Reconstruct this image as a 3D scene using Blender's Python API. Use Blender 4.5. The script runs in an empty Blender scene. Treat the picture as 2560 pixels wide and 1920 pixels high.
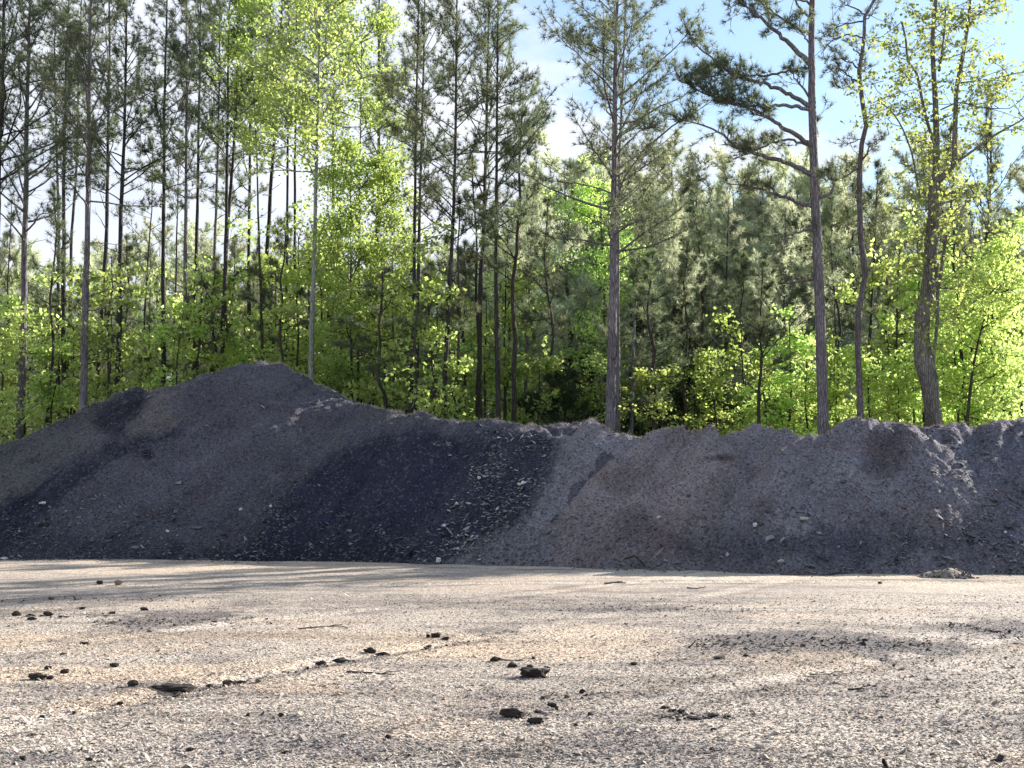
import bpy, math, random
import numpy as np
from mathutils import Vector
R = math.radians
S = bpy.context.scene
COL = S.collection
# ------------------------------------------------------------------ camera
FPX = 2745.0; PITCH = R(5.51); EYE = 1.6
cam_d = bpy.data.cameras.new('camera'); cam = bpy.data.objects.new('camera', cam_d); COL.objects.link(cam)
cam.location = (0, 0, EYE); cam.rotation_euler = (R(90) + PITCH, 0, 0)
cam_d.sensor_width = 36; cam_d.lens = 36 * FPX / 2560; cam_d.clip_end = 3000; cam_d.clip_start = 0.1
S.camera = cam
# ------------------------------------------------------------------ light
SUN_EL, SUN_AZ = 24.0, 53.0            # azimuth clockwise from the view direction (+Y)
S.view_settings.view_transform = 'Standard'; S.view_settings.look = 'None'
S.view_settings.gamma = 1; S.view_settings.exposure = 1.35
w = bpy.data.worlds.new('World'); S.world = w; w.use_nodes = True
nt = w.node_tree; N = nt.nodes; Lk = nt.links
for n in list(N): N.remove(n)
def nd(t, **k):
    n = N.new(t)
    for a, b in k.items(): setattr(n, a, b)
    return n
out = nd('ShaderNodeOutputWorld'); bg = nd('ShaderNodeBackground'); bg.inputs[1].default_value = 0.10
sky = nd('ShaderNodeTexSky', sky_type='NISHITA', sun_disc=False, sun_elevation=R(SUN_EL), sun_rotation=R(SUN_AZ), dust_density=0.15, air_density=1.2, ozone_density=2.5)
tc = nd('ShaderNodeTexCoord'); mp = nd('ShaderNodeMapping'); mp.inputs['Scale'].default_value = (1.0, 1.0, 2.6)
no = nd('ShaderNodeTexNoise'); no.inputs['Scale'].default_value = 2.3; no.inputs['Detail'].default_value = 9; no.inputs['Roughness'].default_value = .56; no.inputs['Distortion'].default_value = .25
sx = nd('ShaderNodeSeparateXYZ')
Lk.new(tc.outputs['Generated'], mp.inputs[0]); Lk.new(mp.outputs[0], no.inputs['Vector']); Lk.new(tc.outputs['Generated'], sx.inputs[0])
# more cloud to the left and low down, clearer to the upper right
m1 = nd('ShaderNodeMath', operation='MULTIPLY_ADD'); Lk.new(sx.outputs[0], m1.inputs[0]); m1.inputs[1].default_value = -0.42; Lk.new(no.outputs['Fac'], m1.inputs[2])
m2 = nd('ShaderNodeMath', operation='MULTIPLY_ADD'); Lk.new(sx.outputs[2], m2.inputs[0]); m2.inputs[1].default_value = -0.30; Lk.new(m1.outputs[0], m2.inputs[2])
rp = nd('ShaderNodeMapRange', interpolation_type='SMOOTHSTEP'); Lk.new(m2.outputs[0], rp.inputs[0])
rp.inputs[1].default_value = 0.335; rp.inputs[2].default_value = 0.46
no2 = nd('ShaderNodeTexNoise'); no2.inputs['Scale'].default_value = 5; no2.inputs['Detail'].default_value = 5; Lk.new(mp.outputs[0], no2.inputs['Vector'])
cr = nd('ShaderNodeMix', data_type='RGBA'); Lk.new(no2.outputs['Fac'], cr.inputs[0]); cr.inputs[6].default_value = (2.5, 2.95, 3.9, 1); cr.inputs[7].default_value = (5.2, 5.3, 5.5, 1)
mx = nd('ShaderNodeMix', data_type='RGBA'); Lk.new(rp.outputs[0], mx.inputs[0]); hz = nd('ShaderNodeMix', data_type='RGBA'); hz.inputs[0].default_value = .3; Lk.new(sky.outputs[0], hz.inputs[6]); hz.inputs[7].default_value = (2.6, 3.1, 3.9, 1); Lk.new(hz.outputs[2], mx.inputs[6]); Lk.new(cr.outputs[2], mx.inputs[7])
Lk.new(mx.outputs[2], bg.inputs[0]); Lk.new(bg.outputs[0], out.inputs[0])
sd = bpy.data.lights.new('sun', 'SUN'); sun = bpy.data.objects.new('sun', sd); COL.objects.link(sun)
sd.energy = 5.0; sd.angle = R(0.5); sd.color = (1.0, .95, .87)
sv = Vector((math.cos(R(SUN_EL)) * math.sin(R(SUN_AZ)), math.cos(R(SUN_EL)) * math.cos(R(SUN_AZ)), math.sin(R(SUN_EL))))
sun.rotation_euler = sv.to_track_quat('Z', 'Y').to_euler(); sun.location = (40, 30, 40)
# ------------------------------------------------------------------ measuring helpers
cp, sp_ = math.cos(PITCH), math.sin(PITCH)
def P(px, py, Y):                      # point at distance Y seen at that place of the photograph
    u = (px - 1280) / FPX; v = (960 - py) / FPX; t = Y / (cp - v * sp_)
    return np.array([u * t, Y, EYE + (sp_ + v * cp) * t])
def G(px, py):                         # point on the ground
    u = (px - 1280) / FPX; v = (960 - py) / FPX; t = -EYE / (sp_ + v * cp)
    return np.array([u * t, (cp - v * sp_) * t, 0.])
def proj(v):
    x, y, z = v[:, 0], v[:, 1], v[:, 2] - EYE
    d = np.maximum(y * cp + z * sp_, .1); b = -y * sp_ + z * cp
    return 1280 + FPX * x / d, 960 - FPX * b / d
rng = np.random.default_rng(7)
def hsh(i, j, s):
    n = (i.astype(np.int64) * 374761393 + j.astype(np.int64) * 668265263 + s * 1442695041) & 0xffffffff
    n = ((n ^ (n >> 13)) * 1274126177) & 0xffffffff
    return ((n ^ (n >> 16)) & 0xffff) / 65535.0
def vn(x, y, s=0):
    i = np.floor(x); j = np.floor(y); fx = x - i; fy = y - j
    fx = fx * fx * (3 - 2 * fx); fy = fy * fy * (3 - 2 * fy); i = i.astype(np.int64); j = j.astype(np.int64)
    a = hsh(i, j, s); b = hsh(i + 1, j, s); c = hsh(i, j + 1, s); d = hsh(i + 1, j + 1, s)
    return (a + (b - a) * fx) * (1 - fy) + (c + (d - c) * fx) * fy
def fbm(x, y, s=0, o=4, g=.5):
    t = 0; a = 1; tot = 0
    for k in range(o):
        t = t + a * vn(x * 2 ** k + 17.3 * k, y * 2 ** k - 9.1 * k, s + k); tot += a; a *= g
    return t / tot
def inpoly(x, y, poly):
    r = np.zeros(x.shape, bool); n = len(poly)
    for k in range(n):
        x1, y1 = poly[k]; x2, y2 = poly[(k + 1) % n]
        if y1 == y2: continue
        c = ((y1 > y) != (y2 > y)) & (x < (x2 - x1) * (y - y1) / (y2 - y1) + x1); r ^= c
    return r
def softpoly(x, y, poly, wig=14, soft=9, s=3):
    t = 0
    for k in range(5):
        dx = (fbm(x / 26, y / 26, s + k, 3) - .5) * 2 * wig + rng.normal(0, soft, x.shape)
        dy = (fbm(x / 26 + 50, y / 26, s + 9 + k, 3) - .5) * 2 * wig + rng.normal(0, soft, x.shape)
        t = t + inpoly(x + dx, y + dy, poly)
    return t / 5.
# ------------------------------------------------------------------ mesh helpers
def tag(o, label=None, cat=None, group=None, kind=None):
    if label: o['label'] = label
    if cat: o['category'] = cat
    if group: o['group'] = group
    if kind: o['kind'] = kind
    return o
def empty(name, loc):
    o = bpy.data.objects.new(name, None); o.location = loc; o.empty_display_size = .3; COL.objects.link(o); return o
def mesh_np(name, V, F, mat, smooth=False, col=None):
    """V (n,3); F list of int arrays (m,3) or (m,4)"""
    F = [f for f in F if len(f)]
    me = bpy.data.meshes.new(name)
    me.vertices.add(len(V)); me.vertices.foreach_set('co', np.asarray(V, np.float32).ravel())
    idx = np.concatenate([f.ravel() for f in F]).astype(np.int32)
    tot = np.concatenate([np.full(len(f), f.shape[1], np.int32) for f in F])
    st = np.concatenate([[0], np.cumsum(tot)[:-1]]).astype(np.int32)
    me.loops.add(len(idx)); me.loops.foreach_set('vertex_index', idx)
    me.polygons.add(len(tot)); me.polygons.foreach_set('loop_start', st); me.polygons.foreach_set('loop_total', tot)
    me.polygons.foreach_set('use_smooth', np.full(len(tot), smooth))
    me.update(calc_edges=True); me.validate()
    if col is not None:
        a = me.color_attributes.new('Tint', 'FLOAT_COLOR', 'POINT')
        c = np.ones((len(V), 4), np.float32); c[:, :3] = col; a.data.foreach_set('color', c.ravel())
    me.materials.append(mat)
    return me
def link(name, me, parent=None):
    o = bpy.data.objects.new(name, me); COL.objects.link(o)
    if parent is not None: o.parent = parent
    return o
class Acc:
    def __init__(s): s.v = []; s.f3 = []; s.f4 = []; s.n = 0
    def add(s, v, f3=None, f4=None):
        s.v.append(v)
        if f3 is not None: s.f3.append(f3 + s.n)
        if f4 is not None: s.f4.append(f4 + s.n)
        s.n += len(v)
    def tube(s, pts, rad, k=6):
        pts = np.asarray(pts, float); n = len(pts); rad = np.asarray(rad, float)
        t = np.gradient(pts, axis=0); t /= np.linalg.norm(t, axis=1)[:, None] + 1e-9
        ref = np.array([1., 0, 0]) if abs(t[0][2]) > .7 else np.array([0, 0, 1.])
        a = np.cross(t, ref); a /= np.linalg.norm(a, axis=1)[:, None] + 1e-9; b = np.cross(t, a)
        th = np.arange(k) / k * 2 * math.pi
        ring = pts[:, None] + rad[:, None, None] * (np.cos(th)[None, :, None] * a[:, None] + np.sin(th)[None, :, None] * b[:, None]) if rad.ndim == 1 else \
               pts[:, None] + rad[:, :, None] * (np.cos(th)[None, :, None] * a[:, None] + np.sin(th)[None, :, None] * b[:, None])
        i = np.arange(n - 1)[:, None] * k; j = np.arange(k)[None]; j2 = (j + 1) % k
        f = np.stack([i + j, i + j2, i + k + j2, i + k + j], -1).reshape(-1, 4)
        s.add(ring.reshape(-1, 3), f4=f)
    def mesh(s, name, mat, smooth=False, col=None):
        return mesh_np(name, np.concatenate(s.v), ([np.concatenate(s.f3)] if s.f3 else []) + ([np.concatenate(s.f4)] if s.f4 else []), mat, smooth, col)
def unit(v): return v / (np.linalg.norm(v, axis=-1, keepdims=True) + 1e-9)
# ------------------------------------------------------------------ materials
class M:
    def __init__(s, name):
        s.m = bpy.data.materials.new(name); s.m.use_nodes = True; s.t = s.m.node_tree
        for n in list(s.t.nodes): s.t.nodes.remove(n)
        s.out = s.n('ShaderNodeOutputMaterial')
    def n(s, t, ins=None, **k):
        n = s.t.nodes.new(t)
        for a, b in k.items(): setattr(n, a, b)
        for a, b in (ins or {}).items():
            if hasattr(b, 'is_output'): s.t.links.new(b, n.inputs[a])
            else: n.inputs[a].default_value = b
        return n
    def mix(s, f, a, b, mode='MIX'):
        return s.n('ShaderNodeMix', {0: f, 6: a, 7: b}, data_type='RGBA', blend_type=mode).outputs[2]
    def rng(s, x, a, b, c=0., d=1.):
        return s.n('ShaderNodeMapRange', {0: x, 1: a, 2: b, 3: c, 4: d}).outputs[0]
    def surf(s, sh): s.t.links.new(sh, s.out.inputs[0]); return s.m
def c4(r, g, b): return (r, g, b, 1.)
def mat_leaf(name, dark, light, trans, tr_fac, var=.5):
    m = M(name); geo = m.n('ShaderNodeNewGeometry'); oi = m.n('ShaderNodeObjectInfo')
    nz = m.n('ShaderNodeTexNoise', {'Vector': geo.outputs['Position'], 'Scale': 1.1, 'Detail': 2.})
    f = m.n('ShaderNodeMath', {0: m.rng(nz.outputs['Fac'], .35, .65), 1: geo.outputs['Random Per Island']}, operation='ADD')
    f2 = m.n('ShaderNodeMath', {0: f.outputs[0], 1: .5}, operation='MULTIPLY')
    c = m.mix(f2.outputs[0], dark, light)
    hv = m.n('ShaderNodeHueSaturation', {'Hue': m.rng(oi.outputs['Random'], 0, 1, .485, .515), 'Value': m.rng(oi.outputs['Random'], 0, 1, 1 - var * .4, 1 + var * .4), 'Color': c}).outputs[0]
    d = m.n('ShaderNodeBsdfPrincipled', {'Base Color': hv, 'Roughness': .55, 'Specular IOR Level': .3})
    tcol = m.mix(1.0, hv, trans, 'MULTIPLY')
    t = m.n('ShaderNodeBsdfTranslucent', {'Color': tcol})
    return m.surf(m.n('ShaderNodeMixShader', {0: tr_fac, 1: d.outputs[0], 2: t.outputs[0]}).outputs[0])
MLEAF = mat_leaf('spring_leaf', c4(.20, .27, .075), c4(.58, .67, .25), c4(1.68, 1.74, 1.45), .66)
MLEAFD = mat_leaf('green_leaf', c4(.11, .165, .05), c4(.42, .50, .16), c4(1.8, 1.72, 1.4), .6)
MNEED = mat_leaf('pine_needle', c4(.055, .075, .045), c4(.20, .225, .14), c4(1.7, 1.65, 1.3), .45)
MNEEDB = mat_leaf('pale_pine_needle', c4(.18, .22, .145), c4(.58, .60, .44), c4(1.65, 1.6, 1.4), .52)
MDARK = mat_leaf('shade_needle', c4(.018, .034, .018), c4(.05, .075, .03), c4(1.4, 1.4, 1.), .3)  # needles darkened so their colour carries the shade inside the wood
def mat_bark(name, a, b, spec=.25):
    m = M(name); geo = m.n('ShaderNodeNewGeometry')
    mp = m.n('ShaderNodeMapping', {'Vector': geo.outputs['Position'], 'Scale': (14., 14., 2.4)})
    n1 = m.n('ShaderNodeTexNoise', {'Vector': mp.outputs[0], 'Scale': 1.6, 'Detail': 6., 'Roughness': .65})
    n2 = m.n('ShaderNodeTexNoise', {'Vector': geo.outputs['Position'], 'Scale': .9, 'Detail': 3.})
    vo = m.n('ShaderNodeTexVoronoi', {'Vector': mp.outputs[0], 'Scale': 1.3}, feature='DISTANCE_TO_EDGE')
    f = m.rng(n1.outputs['Fac'], .35, .65)
    c = m.mix(f, a, b)
    c = m.mix(m.rng(n2.outputs['Fac'], .45, .62, 0., .45), c, c4(b[0] * 1.2, b[1] * 1.22, b[2] * 1.25))
    c = m.mix(m.rng(vo.outputs['Distance'], 0., .12, .7, 0.), c, c4(a[0] * .45, a[1] * .45, a[2] * .45))
    h = m.n('ShaderNodeMath', {0: m.rng(vo.outputs['Distance'], 0., .2), 1: n1.outputs['Fac']}, operation='ADD')
    bp = m.n('ShaderNodeBump', {'Height': h.outputs[0], 'Strength': .9, 'Distance': .03})
    return m.surf(m.n('ShaderNodeBsdfPrincipled', {'Base Color': c, 'Roughness': .9, 'Specular IOR Level': spec, 'Normal': bp.outputs[0]}).outputs[0])
MBARK = mat_bark('pine_bark', c4(.12, .098, .105), c4(.27, .24, .255))
MBARKM = mat_bark('backlit_pine_bark', c4(.035, .029, .028), c4(.085, .075, .074))  # pine bark darkened, the backlit silhouette is put into its colour
MBARKD = mat_bark('dark_bark', c4(.045, .036, .03), c4(.10, .085, .07))
MBARKG = mat_bark('pale_grey_bark', c4(.20, .20, .185), c4(.42, .42, .39))
MBARKO = mat_bark('grey_brown_bark', c4(.11, .10, .085), c4(.26, .24, .21))
def mat_pile():
    m = M('heaped_soil'); geo = m.n('ShaderNodeNewGeometry'); pos = geo.outputs['Position']
    at = m.n('ShaderNodeAttribute', attribute_name='Tint')
    n1 = m.n('ShaderNodeTexNoise', {'Vector': pos, 'Scale': 2.2, 'Detail': 8., 'Roughness': .65})
    n2 = m.n('ShaderNodeTexNoise', {'Vector': pos, 'Scale': 16., 'Detail': 6., 'Roughness': .7})
    vo = m.n('ShaderNodeTexVoronoi', {'Vector': pos, 'Scale': 22., 'Randomness': 1.})
    vo2 = m.n('ShaderNodeTexVoronoi', {'Vector': pos, 'Scale': 9.})
    c = m.mix(m.rng(n1.outputs['Fac'], .3, .7, .0, .6), at.outputs['Color'], c4(.5, .45, .42), 'SOFT_LIGHT')
    c = m.mix(1., c, m.n('ShaderNodeCombineColor', {0: m.rng(n2.outputs['Fac'], .3, .7, .55, 1.45), 1: m.rng(n2.outputs['Fac'], .3, .7, .55, 1.45), 2: m.rng(n2.outputs['Fac'], .3, .7, .58, 1.42)}).outputs[0], 'MULTIPLY')
    sp = m.n('ShaderNodeSeparateColor', {0: vo.outputs['Color']})
    c = m.mix(m.rng(sp.outputs[0], .86, .97, 0., .45), c, c4(.26, .25, .24))
    c = m.mix(m.rng(sp.outputs[1], .8, .98, 0., .6), c, c4(.02, .02, .025))
    h = m.n('ShaderNodeMath', {0: m.rng(vo.outputs['Distance'], 0., .5, .8, 0.), 1: n2.outputs['Fac'], 2: 0.}, operation='ADD')
    h2 = m.n('ShaderNodeMath', {0: m.rng(vo2.outputs['Distance'], 0., .6, 1., 0.), 1: .8, 2: h.outputs[0]}, operation='MULTIPLY_ADD')
    bp = m.n('ShaderNodeBump', {'Height': h2.outputs[0], 'Strength': 1.0, 'Distance': .09})
    return m.surf(m.n('ShaderNodeBsdfPrincipled', {'Base Color': c, 'Roughness': .95, 'Specular IOR Level': .15, 'Normal': bp.outputs[0]}).outputs[0])
MPILE = mat_pile()
def mat_ground():
    m = M('gravel_yard'); geo = m.n('ShaderNodeNewGeometry'); pos = geo.outputs['Position']
    at = m.n('ShaderNodeAttribute', attribute_name='Tint')
    vo = m.n('ShaderNodeTexVoronoi', {'Vector': pos, 'Scale': 46.})
    vo2 = m.n('ShaderNodeTexVoronoi', {'Vector': pos, 'Scale': 24.})
    n2 = m.n('ShaderNodeTexNoise', {'Vector': pos, 'Scale': 30., 'Detail': 5., 'Roughness': .7})
    n3 = m.n('ShaderNodeTexNoise', {'Vector': pos, 'Scale': 7., 'Detail': 6., 'Roughness': .7})
    hs = m.n('ShaderNodeSeparateColor', {0: vo.outputs['Color']})
    v = m.rng(hs.outputs[0], 0., 1., .45, 1.4)
    c = m.mix(1., at.outputs['Color'], m.n('ShaderNodeCombineColor', {0: v, 1: v, 2: v}).outputs[0], 'MULTIPLY')
    c = m.mix(m.rng(hs.outputs[1], .72, .9, 0., .35), c, c4(.50, .30, .19))
    c = m.mix(m.rng(hs.outputs[2], .84, .95, 0., .85), c, c4(.07, .062, .062))
    c = m.mix(m.rng(n3.outputs['Fac'], .55, .75, 0., .45), c, c4(.12, .10, .09))
    h = m.n('ShaderNodeMath', {0: m.rng(vo.outputs['Distance'], 0., .6, 1., 0.), 1: .7, 2: m.rng(vo2.outputs['Distance'], 0., .6, 1., 0.)}, operation='MULTIPLY_ADD')
    h2 = m.n('ShaderNodeMath', {0: n2.outputs['Fac'], 1: .6, 2: h.outputs[0]}, operation='MULTIPLY_ADD')
    bp = m.n('ShaderNodeBump', {'Height': h2.outputs[0], 'Strength': .55, 'Distance': .02})
    return m.surf(m.n('ShaderNodeBsdfPrincipled', {'Base Color': c, 'Roughness': .9, 'Specular IOR Level': .2, 'Normal': bp.outputs[0]}).outputs[0])
MGRD = mat_ground()
def mat_stone(name, a, b, sc=30.):
    m = M(name); geo = m.n('ShaderNodeNewGeometry')
    n1 = m.n('ShaderNodeTexNoise', {'Vector': geo.outputs['Position'], 'Scale': sc, 'Detail': 5., 'Roughness': .7})
    f = m.n('ShaderNodeMath', {0: geo.outputs['Random Per Island'], 1: m.rng(n1.outputs['Fac'], .3, .7, -.3, .3)}, operation='ADD', use_clamp=True)
    c = m.mix(f.outputs[0], a, b)
    bp = m.n('ShaderNodeBump', {'Height': n1.outputs['Fac'], 'Strength': .6, 'Distance': .012})
    return m.surf(m.n('ShaderNodeBsdfPrincipled', {'Base Color': c, 'Roughness': .85, 'Specular IOR Level': .25, 'Normal': bp.outputs[0]}).outputs[0])
MROCK = mat_stone('dark_rock', c4(.011, .009, .008), c4(.035, .027, .023))
MROCKB = mat_stone('brown_rock', c4(.14, .085, .06), c4(.25, .16, .12))
MPALE = mat_stone('pale_stone', c4(.34, .335, .32), c4(.55, .54, .52))
def mat_gravel():
    m = M('loose_gravel'); geo = m.n('ShaderNodeNewGeometry'); at = m.n('ShaderNodeAttribute', attribute_name='Tint')
    v = m.rng(geo.outputs['Random Per Island'], 0., 1., .42, 1.38)
    c = m.mix(1., at.outputs['Color'], m.n('ShaderNodeCombineColor', {0: v, 1: v, 2: v}).outputs[0], 'MULTIPLY')
    return m.surf(m.n('ShaderNodeBsdfPrincipled', {'Base Color': c, 'Roughness': .85, 'Specular IOR Level': .25}).outputs[0])
MGRAV = mat_gravel()
MCHIP = mat_stone('pile_chips', c4(.035, .036, .045), c4(.24, .235, .24), 40.)
MCHIPL = mat_stone('light_chips', c4(.16, .155, .155), c4(.42, .41, .39), 40.)
MSTRAW = mat_stone('dry_straw', c4(.30, .24, .15), c4(.55, .48, .34), 40.)
MLITTER = mat_stone('leaf_litter', c4(.06, .04, .025), c4(.14, .095, .055), 3.)
# ------------------------------------------------------------------ ground
def _tr(a, b): A_, B_ = G(*a), G(*b); return (A_[0], A_[1], B_[0], B_[1])
TR = [(_tr((-300, 1890), (1400, 1560)), .3, .022), (_tr((-500, 1700), (1200, 1500)), .4, .015), (_tr((1500, 1760), (3000, 1480)), -.5, .014), (_tr((1900, 1700), (3000, 1455)), -.5, .012), (_tr((-200, 1470), (2700, 1452)), .2, .015)]
def ground_h(x, y):
    z = 0
    for (ax, ay, bx, by), bend, dep in TR:
        L = math.hypot(bx - ax, by - ay); ux, uy = (bx - ax) / L, (by - ay) / L; t = (x - ax) * ux + (y - ay) * uy; d = -(x - ax) * uy + (y - ay) * ux - bend * np.sin(np.clip(t / L, 0, 1) * math.pi)
        on = np.clip(t / 1.5, 0, 1) * np.clip((L - t) / 1.5, 0, 1)
        z = z - on * dep * (np.exp(-(d / .16) ** 2) * (1 + .35 * np.sin(t * 28)) - .55 * np.exp(-((abs(d) - .3) / .1) ** 2))
    return z + (fbm(x * .35, y * .35, 21, 3) - .5) * .05 + (fbm(x * 1.7, y * 1.7, 25, 3) - .5) * .022
def axis(lo, a, b, hi, step):
    mid = np.arange(a, b, step); l = [a]; s = step
    while l[-1] > lo: s *= 1.25; l.append(l[-1] - s)
    r = [mid[-1]]; s = step
    while r[-1] < hi: s *= 1.25; r.append(r[-1] + s)
    return np.concatenate([np.array(l[:0:-1]), mid, np.array(r[1:])])
xs = axis(-600, -13.5, 13.5, 600, .06); ys = axis(-80, 5, 27, 900, .045)
X, Yg = np.meshgrid(xs, ys); Zg = ground_h(X, Yg); Zg[(Yg > 40) | (abs(X) > 40) | (Yg < 3)] = 0
V = np.stack([X.ravel(), Yg.ravel(), Zg.ravel()], 1)
a = fbm(X * .45, Yg * .45, 31, 4).ravel(); b_ = fbm(X * .25 + 7, Yg * .9, 35, 5).ravel(); b2 = fbm(X * 1.1, Yg * 2.6, 37, 4).ravel()
base = np.array([.44, .375, .31])
gc = base * (0.78 + .44 * a)[:, None]
tan = np.clip((b_ - .52) * 6, 0, 1)[:, None]; gc = gc * (1 - .6 * tan) + np.array([.56, .42, .29]) * .6 * tan
drk = np.clip((b2 - .57) * 6, 0, 1)[:, None]; gc = gc * (1 - .55 * drk) + np.array([.15, .13, .125]) * .55 * drk
st_ = fbm(X * .5, Yg * 3.2 + X * .35, 41, 5).ravel(); sk = np.clip((st_ - .55) * 5, 0, 1)[:, None]; gc = gc * (1 - .3 * sk)
for (ax, ay, bx, by), bend, dep in TR:
    L_ = math.hypot(bx - ax, by - ay); ux, uy = (bx - ax) / L_, (by - ay) / L_; t_ = (V[:, 0] - ax) * ux + (V[:, 1] - ay) * uy
    d_ = -(V[:, 0] - ax) * uy + (V[:, 1] - ay) * ux - bend * np.sin(np.clip(t_ / L_, 0, 1) * math.pi)
    gc = gc * (1 + (.22 * np.exp(-(d_ / .15) ** 2) - .22 * np.exp(-((abs(d_) - .3) / .1) ** 2))[:, None])
gx, gy = proj(V); vis = (V[:, 1] > 4) & (V[:, 1] < 30)
def gpatch(cx, cy, rx, ry, col, amt, s, rot=0.):
    """a patch of other gravel lying on the yard, given by its centre in the photograph"""
    c = G(cx, cy); e = G(cx + rx, cy); f = G(cx, cy - ry); RX = abs(e[0] - c[0]); RY = abs(f[1] - c[1])
    dx = V[:, 0] - c[0]; dy = V[:, 1] - c[1]; dy = dy - rot * dx
    q = np.sqrt((dx / RX) ** 2 + (dy / RY) ** 2) + (fbm(V[:, 0] * 1.3, V[:, 1] * 1.3, s, 4) - .5) * 1.5 + (fbm(V[:, 0] * 7, V[:, 1] * 5, s + 5, 3) - .5) * 1.1
    k = (np.clip((1.05 - q) * 2.2, 0, 1) * amt)[:, None]
    gc[:] = gc * (1 - k) + np.array(col) * k
DK = (.085, .08, .085)
for q in [(2030, 1608, 330, 36, DK, .85, 51), (1850, 1612, 160, 20, DK, .6, 52), (2480, 1575, 180, 30, DK, .75, 53), (430, 1552, 260, 26, DK, .8, 54), (150, 1500, 300, 20, DK, .5, 55), (1000, 1505, 500, 20, DK, .4, 75), (1500, 1520, 300, 16, DK, .5, 76), (300, 1600, 400, 30, DK, .25, 77), (650, 1850, 400, 60, (.2, .18, .18), .4, 78), (1600, 1880, 500, 50, (.2, .18, .175), .35, 79),
          (960, 1640, 260, 9, DK, .6, 56, 1.6), (560, 1708, 200, 9, DK, .6, 57, 1.3), (1230, 1578, 110, 9, DK, .7, 58), (1560, 1525, 160, 7, DK, .5, 59), (700, 1800, 130, 24, DK, .35, 60),
          (1700, 1500, 300, 9, DK, .3, 61), (1250, 1760, 200, 40, (.2, .16, .14), .3, 62), (350, 1740, 260, 18, (.52, .39, .28), .55, 63, .8), (760, 1720, 160, 18, (.52, .39, .28), .5, 64), (200, 1620, 300, 18, (.52, .40, .29), .55, 65),
          (760, 1560, 180, 12, (.52, .39, .28), .5, 66), (1500, 1580, 260, 18, (.6, .47, .35), .6, 67), (2060, 1660, 240, 30, (.52, .40, .29), .45, 68), (1300, 1620, 260, 14, (.6, .46, .34), .6, 69), (2400, 1465, 260, 12, (.60, .5, .38), .6, 70), (1900, 1445, 400, 10, (.62, .52, .40), .7, 71), (400, 1425, 500, 12, (.62, .50, .38), .6, 72), (60, 1890, 160, 16, DK, .5, 73), (1100, 1900, 200, 26, (.34,.29,.25), .5, 74)]:
    gpatch(*q)
GT = np.clip(gc, 0, .8).reshape(X.shape + (3,))
far = (V[:, 1] > 29)
gc[far] = np.array([.10, .075, .045])
ny, nx = X.shape; i = np.arange(ny - 1)[:, None] * nx; j = np.arange(nx - 1)[None]
F = np.stack([i + j, i + j + 1, i + nx + j + 1, i + nx + j], -1).reshape(-1, 4)
link('ground', mesh_np('ground', V, [F], MGRD, True, np.clip(gc, 0, .8))).__setitem__('kind', 'structure')
# ------------------------------------------------------------------ heaps
SL = .74
toe_px = [-600, 0, 900, 1300, 1800, 2560, 3200]; toe_py = [1396, 1397, 1398, 1409, 1424, 1430, 1432]
def toeY(px): return G(1280, np.interp(px, toe_px, toe_py))[1]
def crest(px, py, yo):
    H = 3.
    for _ in range(30):
        Y = toeY(px) + yo + H / SL; H = P(px, py, Y)[2]
    return P(px, py, Y)
DARK1 = [(590, 1410), (700, 1240), (860, 1120), (950, 1085), (1080, 1077), (1150, 1100), (1235, 1072), (1330, 1075), (1400, 1090), (1375, 1200), (1290, 1310), (1150, 1380), (1120, 1415)]
DARK2 = [(-200, 1330), (0, 1260), (150, 1180), (235, 1118), (330, 1085), (450, 1072), (470, 1080), (300, 1140), (200, 1210), (70, 1330), (0, 1400), (-200, 1420)]
DARK3 = [(240, 1030), (310, 985), (372, 962), (372, 1000), (352, 1060), (300, 1095), (235, 1075)]
TAN1 = [(365, 968), (460, 968), (420, 1010), (450, 1050), (400, 1085), (310, 1092), (330, 1055), (370, 1010)]
WET = [(2160, 1070), (2275, 1066), (2268, 1170), (2220, 1200), (2165, 1180)]
WET2 = [(2345, 1080), (2395, 1085), (2375, 1150), (2355, 1120)]
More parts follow.
